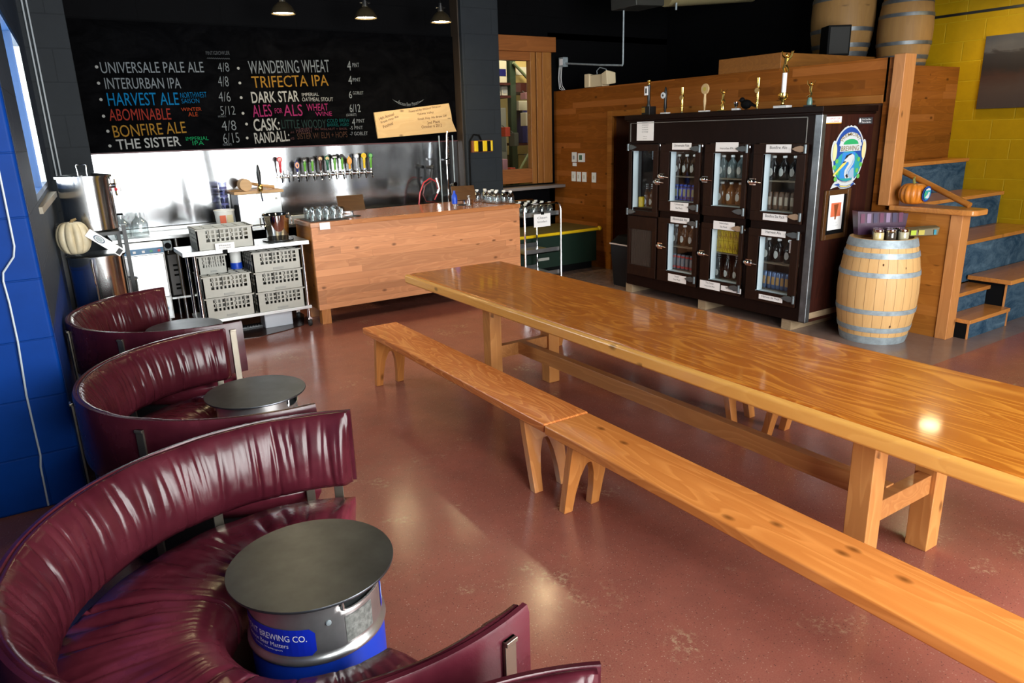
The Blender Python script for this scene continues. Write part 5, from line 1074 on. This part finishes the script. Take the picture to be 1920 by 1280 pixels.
for x0, x1, m in ((-.095, -.05, plain('bag_lime', (.35, .45, .02))), (-.03, .02, plain('bag_gold', (.4, .33, .05))), (.1, .12, plain('bag_teal', (.02, .2, .28)))): G().box(x0, -.034, .01, x1, -.026, .05).build('printed_patch', m, gb)
# ================================================================ half wall, steps, bleachers
hw = thing('half_wall', 'cedar boarded half wall with a fir end post and rounded cap', 'half wall', (0, 0, 0))
G().box(6.346, 3.04, 0, 6.46, 3.62, 1.06).build('panel', W_half, hw)
G().box(6.335, 2.945, 0, 6.47, 3.04, 1.06).build('end_post', W_post, hw, .004)
G().prism([(6.29, 3.555, 1.06), (6.3, 3.3, 1.06), (6.29, 2.9, 1.06), (6.3, 2.86, 1.06), (6.34, 2.835, 1.06), (6.5, 2.835, 1.06), (6.54, 2.86, 1.06), (6.55, 2.9, 1.06), (6.56, 3.2, 1.06), (6.62, 3.555, 1.06)], (0, 0, .048)).build('cap', W_tread, hw, .012)
hr = thing('handrail', 'sloping brown handrail from the half wall cap up to the post', 'handrail', (0, 0, 0)); G().tube([(6.5, 2.98, 1.125), (6.54, 3.3, 1.255), (6.57, 3.75, 1.44)], .026, 10).build('rail', W_half, hr)
pm = ribbed('orange_pumpkin', 'small orange pumpkin with an emblem disc on the half wall cap', 'pumpkin', (6.385, 3.4, 1.109), .118, .1, 14, .16, plain('pumpkin_orange', (.55, .17, .015), .4, var=.2, vscale=6), ([(0, 0, .185), (.0, .01, .22), (.03, .02, .235)], [.014, .01, .008], plain('stem_green', (.18, .17, .04), .7)))
dsc = G().lathe([(0, 0), (.062, 0), (.066, .004), (.066, .008)], 28, axis='z').xf(T(-.005, -.112, .105, .0, PI/2+.1)).build('emblem_disc', eB, pm)
q = T(-.005, -.122, .1045, 0, .1)
G().poly([(.05*math.cos(t*.3), 0, .05*math.sin(t*.3)) for t in range(21)]).xf(q).build('emblem_ring', eT, pm, flat=True)
G().poly([(-.03, -.002, -.03), (.0, -.002, -.005), (.012, -.002, .018), (.034, -.002, .01), (.032, -.002, -.035), (.01, -.002, -.04)]).poly([(-.035, -.002, .03), (.03, -.002, .03), (.036, -.002, .04), (0, -.002, .05), (-.036, -.002, .04)]).xf(q).build('heron_mark', eW, pm, flat=True)
G().poly([(-.045, -.003, .005), (-.02, -.003, .018), (-.028, -.003, -.02)]).xf(q).build('leaf_mark', eV, pm, flat=True)
bl = thing('bleacher', 'tiered timber bleacher with chalked slate risers', 'bleacher', (0, 0, 0))
def tread(x0, y0, x1, y1, z, t, par, th=.035, over=.03): return G().box(x0, y0-over, z-th, x1, y1, z).build('tread', t, par, .004)
def riser(x0, y, x1, z0, z1, par): return G().box(x0, y, z0, x1, y+.02, z1).build('riser', M_riser, par)
tread(6.47, 4.0, 8.498, 4.2, 1.41, W_tread, bl); riser(6.47, 4.0, 8.498, 1.08, 1.375, bl)
tread(6.47, 3.61, 8.498, 4.0, 1.08, W_tread, bl); riser(6.47, 3.61, 8.498, .75, 1.045, bl)
tread(6.47, 3.22, 8.498, 3.61, .75, W_tread, bl); riser(6.47, 3.22, 8.498, .36, .715, bl)
tread(6.47, 3.05, 7.2, 3.22, .35, W_tread, bl)
G().box(7.13, 2.83, .385, 8.498, 3.2, .425).build('bench_seat', W_tread, bl, .004)
G().box(7.22, 2.9, 0, 8.498, 2.925, .385).build('riser', M_riser, bl); G().box(7.2, 2.9, 0, 7.222, 3.21, .385).build('bench_end', M_black, bl)
G().box(7.19, 2.895, 0, 7.225, 2.9, .385).build('edge_trim', W_post, bl)
st = thing('corner_step', 'low two tread step box between the half wall and the bleacher', 'step', (0, 0, 0))
G().box(6.475, 2.83, .135, 7.197, 3.05, .17).build('tread', W_tread, st, .004); G().box(6.49, 2.85, 0, 7.195, 2.87, .135).build('riser', M_riser, st); G().box(6.48, 2.845, 0, 6.495, 3.05, .135).build('end_panel', M_black, st); G().box(6.478, 2.843, 0, 6.5, 2.852, .135).build('edge_trim', W_post, st); G().box(7.18, 2.843, 0, 7.197, 2.852, .135).build('edge_trim', W_post, st)
G().box(6.475, 3.05, .17, 7.197, 3.07, .314).build('riser', M_riser, st)
# painting and duct
pg = thing('canvas_painting', 'large dark landscape canvas hanging on the yellow wall', 'painting', (8.495, 3.3, 2.27))
def mk_paint():
    q = N('landscape_paint'); c0 = q.coord('yzx'); sp_ = q.n('SeparateXYZ'); q.l(c0, sp_.inputs[0]); nz = q.noise(q.vec(c0, (2, 6, 1)), 2.2, 5, .6, 1.)
    f = q.math('ADD', q.math('MULTIPLY', sp_.outputs[1], 1.3), q.math('ADD', q.math('MULTIPLY', nz, .25), .4)); v = q.noise(q.vec(c0, (16, 1.2, 1)), 1, 4, .6)
    c = q.ramp(f, [(0, (.07, .055, .05)), (.3, (.09, .06, .05)), (.48, (.06, .02, .012)), (.56, (.006, .006, .008)), (.76, (.008, .008, .012)), (.8, (.1, .1, .11)), (.95, (.05, .06, .08))])
    c = q.mix(q.math('MULTIPLY', v, .4), c, (.05, .022, .012)); c = q.mix(.55, c, (.004, .004, .005)); q.set(Base_Color=c, Roughness=.5); return q.m
G().box(-.04, -.95, -.36, 0, .66, .35).build('canvas', mk_paint(), pg, .004)
du = thing('air_duct', 'ribbed pale air duct with a square plenum near the ceiling', 'duct', (0, 0, 0))
du_p = [(6.9+i*.02, 7.0, 3.38+.002*i) for i in range(80)]
G().tube(du_p, [.14+.006*(i % 2) for i in range(80)], 24).build('duct_tube', plain('duct_foil', (.5, .42, .22), .35, .5), du)
G().hexa([(6.3, 6.85, 3.2), (6.75, 6.85, 3.22), (6.75, 7.3, 3.22), (6.3, 7.3, 3.2)], [(6.27, 6.85, 3.6), (6.75, 6.85, 3.5), (6.75, 7.3, 3.5), (6.27, 7.3, 3.6)]).build('plenum', plain('duct_dark', (.05, .05, .045), .5, .4), du, .01)
G().tube([(6.97, 6.87, 3.27), (6.97, 6.87, 3.19)], .012).build('damper_pin', M_galv, du)
# ================================================================ brewhouse seen through the glazed window
pr = thing('pallet_rack', 'green pallet racking seen through the brewhouse window', 'rack', (0, 0, 0))
G().box(6.58, 10.0, 0, 6.68, 10.1, 4).box(6.58, 11.0, 0, 6.68, 11.1, 4).build('upright', plain('rack_green', (.025, .045, .025), .5), pr)
G().tube([(6.62, 9.97, 2.85), (7.15, 9.97, 2.4)], .025).tube([(6.68, 9.97, 1.2), (7.2, 9.97, 1.9)], .022).build('brace', plain('rack_green_pale', (.2, .25, .14), .5), pr)
for z, a, b in ((2.52, 5.6, 6.58), (2.33, 5.6, 6.58), (1.2, 5.6, 6.58), (2.42, 6.68, 7.6), (1.6, 6.68, 7.6)): G().box(a, 10.0, z, b, 10.9, z+.035 if z != 2.42 else 2.555).build('beam', plain('rack_brown', (.06, .012, .01), .5), pr)
def cart_(name, x, y, z, w, d, h, m, l, cat, extra=None):
    t = thing(name, l, cat, (x, y, z)); G().box(-w/2, 0, 0, w/2, d, h).build('box_body', m, t, .008)
    if extra: G().box(-w/2+.02, -.004, h*.3, w/2-.02, 0, h*.6).build('label_band', extra, t)
cart_('drum_box', 6.42, 10.05, 2.556, .26, .4, .34, plain('tub_cream', (.6, .55, .42)), 'white drum on the top rack shelf in the brewhouse', 'drum', M_navy)
cart_('storage_box', 6.37, 10.05, 2.366, .11, .3, .15, plain('tub_pale', (.55, .52, .45)), 'pale left tub on the middle rack shelf in the brewhouse', 'tub', plain('tub_blue_print', (.3, .35, .5)))
cart_('storage_box', 6.5, 10.05, 2.366, .11, .3, .14, plain('tub_pale', (.55, .52, .45)), 'pale right tub on the middle rack shelf in the brewhouse', 'tub', plain('tub_grey_print', (.4, .42, .45)))
cart_('cardboard_box', 6.86, 10.05, 2.556, .32, .4, .4, plain('box_kraft', (.5, .38, .15)), 'tan cardboard box on the top rack shelf in the brewhouse', 'box', plain('box_label', (.6, .58, .5)))
cart_('tarp_bale', 6.9, 10.02, 1.636, .2, .25, .5, plain('tarp_blue', (.02, .025, .16), .5), 'dark blue upright bale beside the green rack in the brewhouse', 'bale')
cart_('foam_sheet', 6.87, 10.02, 2.138, .25, .25, .15, plain('foam_white', (.6, .58, .48)), 'white foam sheet on top of the blue bale in the brewhouse', 'foam')
cart_('steel_cabinet', 6.42, 10.06, 1.236, .2, .4, .95, plain('cabinet_grey', (.2, .2, .17)), 'grey cabinet on the lower rack shelf in the brewhouse', 'cabinet', plain('cabinet_dark', (.08, .09, .08)))
cart_('wooden_crate', 6.9, 10.06, .0, .34, .4, 1.45, plain('crate_olive', (.2, .16, .06)), 'tall olive crate at the right of the brewhouse rack', 'crate')
cart_('storage_crate', 6.36, 9.66, 1.116, .1, .15, .16, plain('crate_red', (.4, .05, .03)), 'red crate behind the brewhouse glass', 'crate')
cart_('paper_bag', 6.22, 9.66, 1.116, .09, .15, .3, plain('bag_pink', (.4, .2, .25)), 'pink bag behind the brewhouse glass', 'bag')
cart_('plastic_tub', 6.1, 9.7, 1.116, .12, .15, .42, plain('tub_white', (.75, .73, .68)), 'white tub behind the brewhouse glass', 'tub', M_yel)
for n, (x, z, w, h, m, l) in enumerate(((6.36, 1.75, .09, .14, 'crate_red', 'small red box hung in front of the brewhouse cabinet'), (6.52, 1.6, .08, .2, 'cabinet_dark', 'dark tool case in front of the brewhouse cabinet'), (6.74, 1.9, .07, .2, 'tub_pale', 'pale bottle box left of the blue bale'), (6.76, 2.3, .1, .1, 'bag_pink', 'pink carton above the foam sheet'))):
    t = thing('storage_case', l, 'case', (x, 9.78, z)); G().box(-w/2, 0, 0, w/2, .15, h).build('case_body', MATS[m], t, .005); G().tube([(0, .1, h), (0, .16, h+.03)], .008, 6).build('hook', M_iron, t)
wb = thing('work_bench', 'tan topped work bench behind the brewhouse glass', 'bench', (0, 0, 0)); G().box(5.5, 9.55, 1.07, 7.0, 9.95, 1.115).build('top', plain('bench_tan', (.4, .32, .12)), wb)
for x in (5.55, 6.95):
    for y in (9.6, 9.9): G().box(x-.03, y-.03, 0, x+.03, y+.03, 1.07).build('leg', M_iron, wb)
# ================================================================ long table and benches
W_edge = wood('edge_fir', (.74, .37, .09), (.6, .26, .05), 'yzx', .3, 9, 0, 22, .6, .04, .3, .45, .2, False, 0, .35)
tb = thing('trestle_table', 'very long glossy fir table on square legs', 'table', (0, 0, 0))
G().box(2.405, .3, .69, 3.268, 5.205, .76).build('tabletop', W_table, tb, .008)
G().box(2.36, .3, .69, 2.405, 5.205, .76).build('edge_board', W_edge, tb, .016)
for y in (1.35, 4.146):
    for x in (2.5, 3.005): G().box(x, y, 0, x+.095, y+.095, .69).build('leg', W_tleg, tb, .004)
    G().box(2.595, y+.02, .275, 3.005, y+.075, .365).build('cross_rail', W_tbeam, tb, .003)
G().box(2.745, 1.42, .28, 2.8, 4.17, .372).build('long_rail', W_tbeam, tb, .003)
def bench(x, y0, y1, lab_, mat, rz=0):
    L = y1-y0; w = .282
    t = thing('bench', lab_, 'bench', (x, y0, 0), rz, group='long fir benches at the table')
    G().box(0, 0, .395, w, L, .443).build('seat', mat, t, .009)
    G().box(w/2-.018, .4, .345, w/2+.018, L-.4, .395).build('stretcher', W_bleg, t, .002)
    for end in (0, 1):
        yt, yb = (.33, .245) if end == 0 else (L-.16, L-.075)
        if end == 0: yt, yb = (.21, .13)
        th = .045; prof = [(.022, .395), (.022, .3), (.03, .0), (.082, .0), (.086, .1), (.1, .2), (.12, .26), (.131, .275), (.151, .275), (.162, .26), (.182, .2), (.196, .1), (.2, .0), (.252, .0), (.26, .3), (.26, .395)]
        g = G(); n = len(prof); vs = []
        for d in (0, th):
            for px_, pz in prof: k = (pz)/.395; vs.append((px_, yb+(yt-yb)*k+d-(th if end else 0), pz))
        quads = []
        for i in range(n//2): quads.append((i, i+1, n-2-i, n-1-i) if i < n//2-1 else None)
        fs = []
        # left foot and right foot strips plus the top web, front and back
        def face(idx): fs.append(tuple(idx)); fs.append(tuple(j+n for j in reversed(idx)))
        face((0, 1, 14, 15)); face((1, 7, 8, 14)); face((1, 2, 3, 4, 5, 6, 7)); face((8, 9, 10, 11, 12, 13, 14))
        for i in range(n): j = (i+1) % n; fs.append((j, i, i+n, j+n))
        g.add(vs, fs).build('leg_panel', W_bleg, t, .003)
    return t
bench(1.9, 2.675, 5.01, 'smooth orange fir bench at the near side of the far half of the table', W_bench)
bench(1.893, .325, 2.665, 'knotty fir bench in the foreground along the near half of the table', W_benchk)
bench(3.43, 2.675, 5.0, 'far side bench half hidden behind the far half of the table', W_bench)
bench(3.43, .325, 2.665, 'far side bench half hidden behind the near half of the table', W_bench)
# ================================================================ keg tables
def keg(x, y, lab_, rot, first=[None]):
    t = thing('keg_table', lab_, 'keg table', (x, y, 0), rot, group='keg tables by the sofas')
    r = .196
    G().lathe([(0, 0), (.18, 0), (.186, .012), (.186, .03), (.198, .055), (.2, .1), (.2, .385), (0, .385)], 48).build('blue_lower_keg', plain('keg_blue', (.005, .04, .42), .38), t)
    M_keg = plain('keg_aluminium', (.52, .53, .54), .3, .9, var=.12, vscale=12)
    # upper body with two hand holes
    n = 72; zz = [.384, .388, .394, .402, .408, .415, .42, .518, .53, .548, .567, .575, .592]; rr = [.19, .205, .208, .207, .202, .197, r, r, r-.001, r-.001, r-.001, r-.001, r-.002]
    vs = [(rr[j]*math.cos(2*PI*i/n), rr[j]*math.sin(2*PI*i/n), zz[j]) for j in range(len(zz)) for i in range(n)]; fs = []
    def hole(i, j):
        if not 8 <= j <= 10: return False
        return any((c-5+(j in (8, 10)) <= i <= c+5-(j in (8, 10))) for c in (64, 28))
    for j in range(len(zz)-1):
        for i in range(n):
            if not hole(i, j): fs.append((j*n+i, j*n+(i+1) % n, (j+1)*n+(i+1) % n, (j+1)*n+i))
    o = G().add(vs, fs).build('upper_keg', M_keg, t, ang=50)
    s = o.modifiers.new('wall', 'SOLIDIFY'); s.thickness = .006; s.offset = -1
    for c in (64, 28):
        ln = []
        for k in range(24):
            a = 2*PI*k/24; da = .43*max(-1, min(1, 1.25*math.cos(a))); dz = .0235*max(-1, min(1, 1.25*math.sin(a))); an = 2*PI*(c+.5)/n+da
            ln.append((.197*math.cos(an), .197*math.sin(an), .5525+dz))
        G().tube(ln+[ln[0]], .0045, 6).build('hand_hole_rim', plain('keg_rim', (.68, .69, .7), .25, .9), t)
    G().lathe([(0, .52), (.185, .52), (.19, .515)], 40).build('keg_dome', plain('keg_dome', (.22, .24, .25), .4, .8), t)
    G().lathe([(0, .592), (.245, .592), (.246, .594), (.246, .598), (.245, .6), (0, .6)], 72).build('steel_top', plain('raw_steel_top', (.115, .122, .138), .36, .9, var=.25, vscale=6), t)
    def cyl(a0): return lambda a, b: ((.1985)*math.cos(a0+a/.1985), (.1985)*math.sin(a0+a/.1985), .0+b)
    a0 = math.radians(-176)
    g = G(); ps = [(0, .418), (.295, .418), (.31, .433), (.31, .49), (.295, .505), (0, .505)]; f = cyl(a0)
    cuts = [.295*i/16 for i in range(17)]+[.31]
    for u0, u1 in zip(cuts, cuts[1:]):
        lo0, hi0 = (.418, .505) if u0 < .3 else (.433, .49); lo1, hi1 = (.418, .505) if u1 < .3 else (.433, .49)
        if u0 == .295: lo0, hi0 = .418, .505
        g.add([tuple((.1978/.1985)*c for c in f(u, 0)[:2])+(z,) for u, z in ((u0, lo0), (u1, lo1), (u1, hi1), (u0, hi0))], [(0, 1, 2, 3)])
    g.build('blue_label', plain('label_royal_blue', (.004, .02, .42), .4), t, flat=True)
    for s_, u, v, w_, h_ in (('FREMONT BREWING CO.', .015, .466, .27, .02), ('Because Beer Matters', .06, .444, .17, .014), ('Seattle, Washington', .1, .43, .11, .007)):
        letters(s_, w_, h_, lambda a, b, u=u, v=v: (.198*math.cos(a0+(u+a)/.198), .198*math.sin(a0+(u+a)/.198), v+b)).build('label_lettering', M_paper, t, flat=True)
    def patch(c0, wd, z0, z1, m, nm, rr_=.1974):
        g = G()
        for i in range(6): g.add([(rr_*math.cos(c0+wd*(k-.5)), rr_*math.sin(c0+wd*(k-.5)), z) for k, z in ((i/6., z0), ((i+1)/6., z0), ((i+1)/6., z1), (i/6., z1))], [(0, 1, 2, 3)])
        g.build(nm, m, t, flat=True)
    patch(math.radians(-46), .52, .425, .51, plain('worn_patch', (.2, .21, .2), .6, .5, var=.5, vscale=60), 'worn_patch')
    patch(math.radians(-2), .24, .425, .515, plain('label_royal_blue', (.004, .02, .42)), 'small_blue_label')
    g = G().add([(.1982*math.cos(math.radians(-2)+.07*math.cos(k*.35)), .1982*math.sin(math.radians(-2)+.07*math.cos(k*.35)), .47+.03*math.sin(k*.35)) for k in range(18)], [tuple(range(18))]); g.build('label_emblem', plain('label_pale_blue', (.3, .45, .7)), t, flat=True)
    G().lathe([(0, 0), (.009, 0), (.007, .004), (0, .005)], 12).xf(Matrix.Rotation(math.radians(-75), 4, 'Z') @ Matrix.Translation((.197, 0, .512)) @ Matrix.Rotation(PI/2, 4, 'Y')).build('rivet', M_galv, t)
    return t
keg(.51, 1.946, 'nearest keg table with a bare steel top and blue labels', math.radians(-22))
keg(.775, 3.616, 'middle keg table inside the second leather sofa', math.radians(8))
keg(.72, 5.27, 'far keg table inside the most distant leather sofa', math.radians(40))
# ================================================================ curved leather sofas
def sofa(x, y, a0, a1, lab_, Ro=.79, seed=1, brk=(), seams=(), Ri=.36):
    t = thing('curved_sofa', lab_, 'sofa', (x, y, 0), group='curved burgundy leather sofas')
    A0, A1 = math.radians(a0), math.radians(a1); rr = random.Random(seed)
    # back cushion: D section, thin at the top rim, swept round the arc, with pulled creases
    prof = [(0, .775), (-.008, .78), (-.02, .777), (-.036, .76), (-.06, .72), (-.082, .67), (-.096, .61), (-.1, .56), (-.092, .515), (-.07, .488), (-.04, .48), (-.018, .486), (-.014, .56), (-.012, .68), (-.008, .76)]
    creases = []
    a = A0+.06
    while a < A1-.06:
        creases.append((a, rr.uniform(.35, 1.)*.011, rr.uniform(.007, .016), rr.uniform(-.16, .16), rr.uniform(.52, .66), rr.uniform(.05, .1))); a += rr.uniform(.022, .085)
    def crease(an, z):
        d = 0
        for c, am, w, sl, zc, zh in creases:
            u = (an-c-sl*(z-.63))/w
            if abs(u) < 3: d -= am*math.exp(-u*u)*math.exp(-((z-zc-.06)/(zh*1.3))**2)
        for s in seams:
            u = (an-s)/.008
            if abs(u) < 4: d -= .006*math.exp(-u*u)
        return d+.006*noise.noise(Vector((an*6, z*9, seed)))
    n = int((A1-A0)*130); m = len(prof); vs = []; fs = []
    for i in range(n+1):
        an = A0+(A1-A0)*i/n; e = min(i, n-i)/n*(A1-A0)*.75; cap = 1-.45*math.exp(-(e/.016)**2)
        for k, (dr, z) in enumerate(prof):
            inner = 2 < k < 11; d = crease(an, z) if inner else 0
            r = Ro-.012+dr*(cap if inner else 1)-d*(-1 if False else 1)*(-1)*(-1)
            zz = z+(.004*noise.noise(Vector((an*5, 3, seed))) if k < 4 else 0)
            vs.append((r*math.cos(an), r*math.sin(an), zz))
    for i in range(n):
        for k in range(m):
            k2 = (k+1) % m; fs.append((i*m+k, i*m+k2, (i+1)*m+k2, (i+1)*m+k))
    fs += [tuple(range(m-1, -1, -1)), tuple(n*m+k for k in range(m))]
    G().add(vs, fs).build('back_cushion', M_leather, t, ang=60)
    # outer leather shell
    g = G(); n2 = int((A1-A0)*40); sec = [(Ro-.011, .478), (Ro+.002, .472), (Ro+.006, .5), (Ro+.006, .765), (Ro, .782), (Ro-.012, .783), (Ro-.016, .774), (Ro-.011, .76)]; m2 = len(sec); vs = []; fs = []
    for i in range(n2+1):
        an = A0-.012+(A1-A0+.024)*i/n2
        vs += [(r*math.cos(an), r*math.sin(an), z) for r, z in sec]
    for i in range(n2):
        for k in range(m2): k2 = (k+1) % m2; fs.append((i*m2+k2, i*m2+k, (i+1)*m2+k, (i+1)*m2+k2))
    fs += [tuple(range(m2)), tuple(n2*m2+k for k in range(m2-1, -1, -1))]
    g.add(vs, fs).build('back_shell', M_shell, t, ang=50)
    # seat cushion ring with puckers at the front roll
    Rs = Ro-.02
    seatp = [(Rs, .38), (Rs, .405), (Rs-.02, .42), (Rs-.1, .44), (Rs-.2, .456), (Rs-.28, .466), (Ri+.09, .468), (Ri+.04, .452), (Ri+.008, .42), (Ri, .37), (Ri+.006, .3), (Ri+.03, .27), (Rs-.1, .27)]
    pk_ = []; a = A0+.04
    while a < A1-.04: pk_.append((a, rr.uniform(.3, 1)*.017, rr.uniform(.012, .03), rr.uniform(-.5, .5), rr.uniform(.42, .66))); a += rr.uniform(.03, .12)
    mods = [A0+(A1-A0)*q for q in (0, .36, .68, 1.)]
    vs = []; fs = []; ms = len(seatp); ns = int((A1-A0)*90)
    for i in range(ns+1):
        an = A0+(A1-A0)*i/ns; e = min(abs(an-q) for q in mods[1:-1]); ee = min(an-A0, A1-an)
        gap = -.03*math.exp(-(e/.016)**2); end = 1-.1*math.exp(-(ee/.02)**2)
        for k, (r, z) in enumerate(seatp):
            if 1 < k < 11:
                d = gap*(1 if k < 9 else .6)
                for c, am, w, sl, rc in pk_:
                    u = (an-c-sl*(r-.5))/w
                    if abs(u) < 3: d += am*math.exp(-u*u)*math.exp(-((r-rc)/.12)**2)*(-.9)
                d += .01*noise.noise(Vector((math.cos(an)*r*6, math.sin(an)*r*6, seed*3)))
                if k < 8: z = (z+d)*end+.3*(1-end)
                else: r = r-d*.5
            vs.append((r*math.cos(an), r*math.sin(an), z))
    for i in range(ns):
        for k in range(ms): k2 = (k+1) % ms; fs.append((i*ms+k, i*ms+k2, (i+1)*ms+k2, (i+1)*ms+k))
    fs += [tuple(range(ms-1, -1, -1)), tuple(ns*ms+k for k in range(ms))]
    G().add(vs, fs).build('seat_cushion', M_seat, t, ang=70)
    g = G()
    g.lathe([(Ri+.06, .05), (Ri+.06, .3), (Rs-.06, .3), (Rs-.06, .05), (Ri+.06, .05)], int((A1-A0)*14), a0=A0+.06, a1=A1-.06); g.build('base_frame', plain('sofa_base_black', (.01, .008, .008), .5), t)
    # flat steel straps that carry the back
    for b in brk:
        an = math.radians(b); g = G(); m_ = Matrix.Rotation(an, 4, 'Z')
        g.box(Ro+.0065, -.018, .0, Ro+.016, .018, .745).box(Ro+.0065, -.018, .733, Ro+.022, .018, .745).box(Ro-.3, -.018, .02, Ro+.0065, .018, .03).xf(m_); g.build('back_strap', plain('strap_steel', (.3, .27, .22), .3, .9), t, .002)
    return t
d_ = math.radians
sofa(.52, 1.93, 61, 289, 'nearest curved burgundy leather sofa wrapped around the nearest keg table', .79, 4, (66, 100, 150, 205, 250, 284), (d_(83), d_(112), d_(158), d_(215), d_(262)), Ri=.275)
sofa(.781, 3.545, 89, 272, 'second curved burgundy leather sofa around the middle keg table', .785, 9, (93, 140, 180, 222, 268), (d_(128), d_(170), d_(225)))
sofa(.79, 5.15, 97, 279, 'most distant curved burgundy leather sofa beside the brewing pots', .755, 15, (101, 150, 190, 228, 275), (d_(140), d_(200)))
sofa(.413, .262, 61, 250, 'burgundy leather sofa end rising at the bottom edge of the view', .79, 22, (66, 110, 150, 200), (d_(84),), Ri=.275)
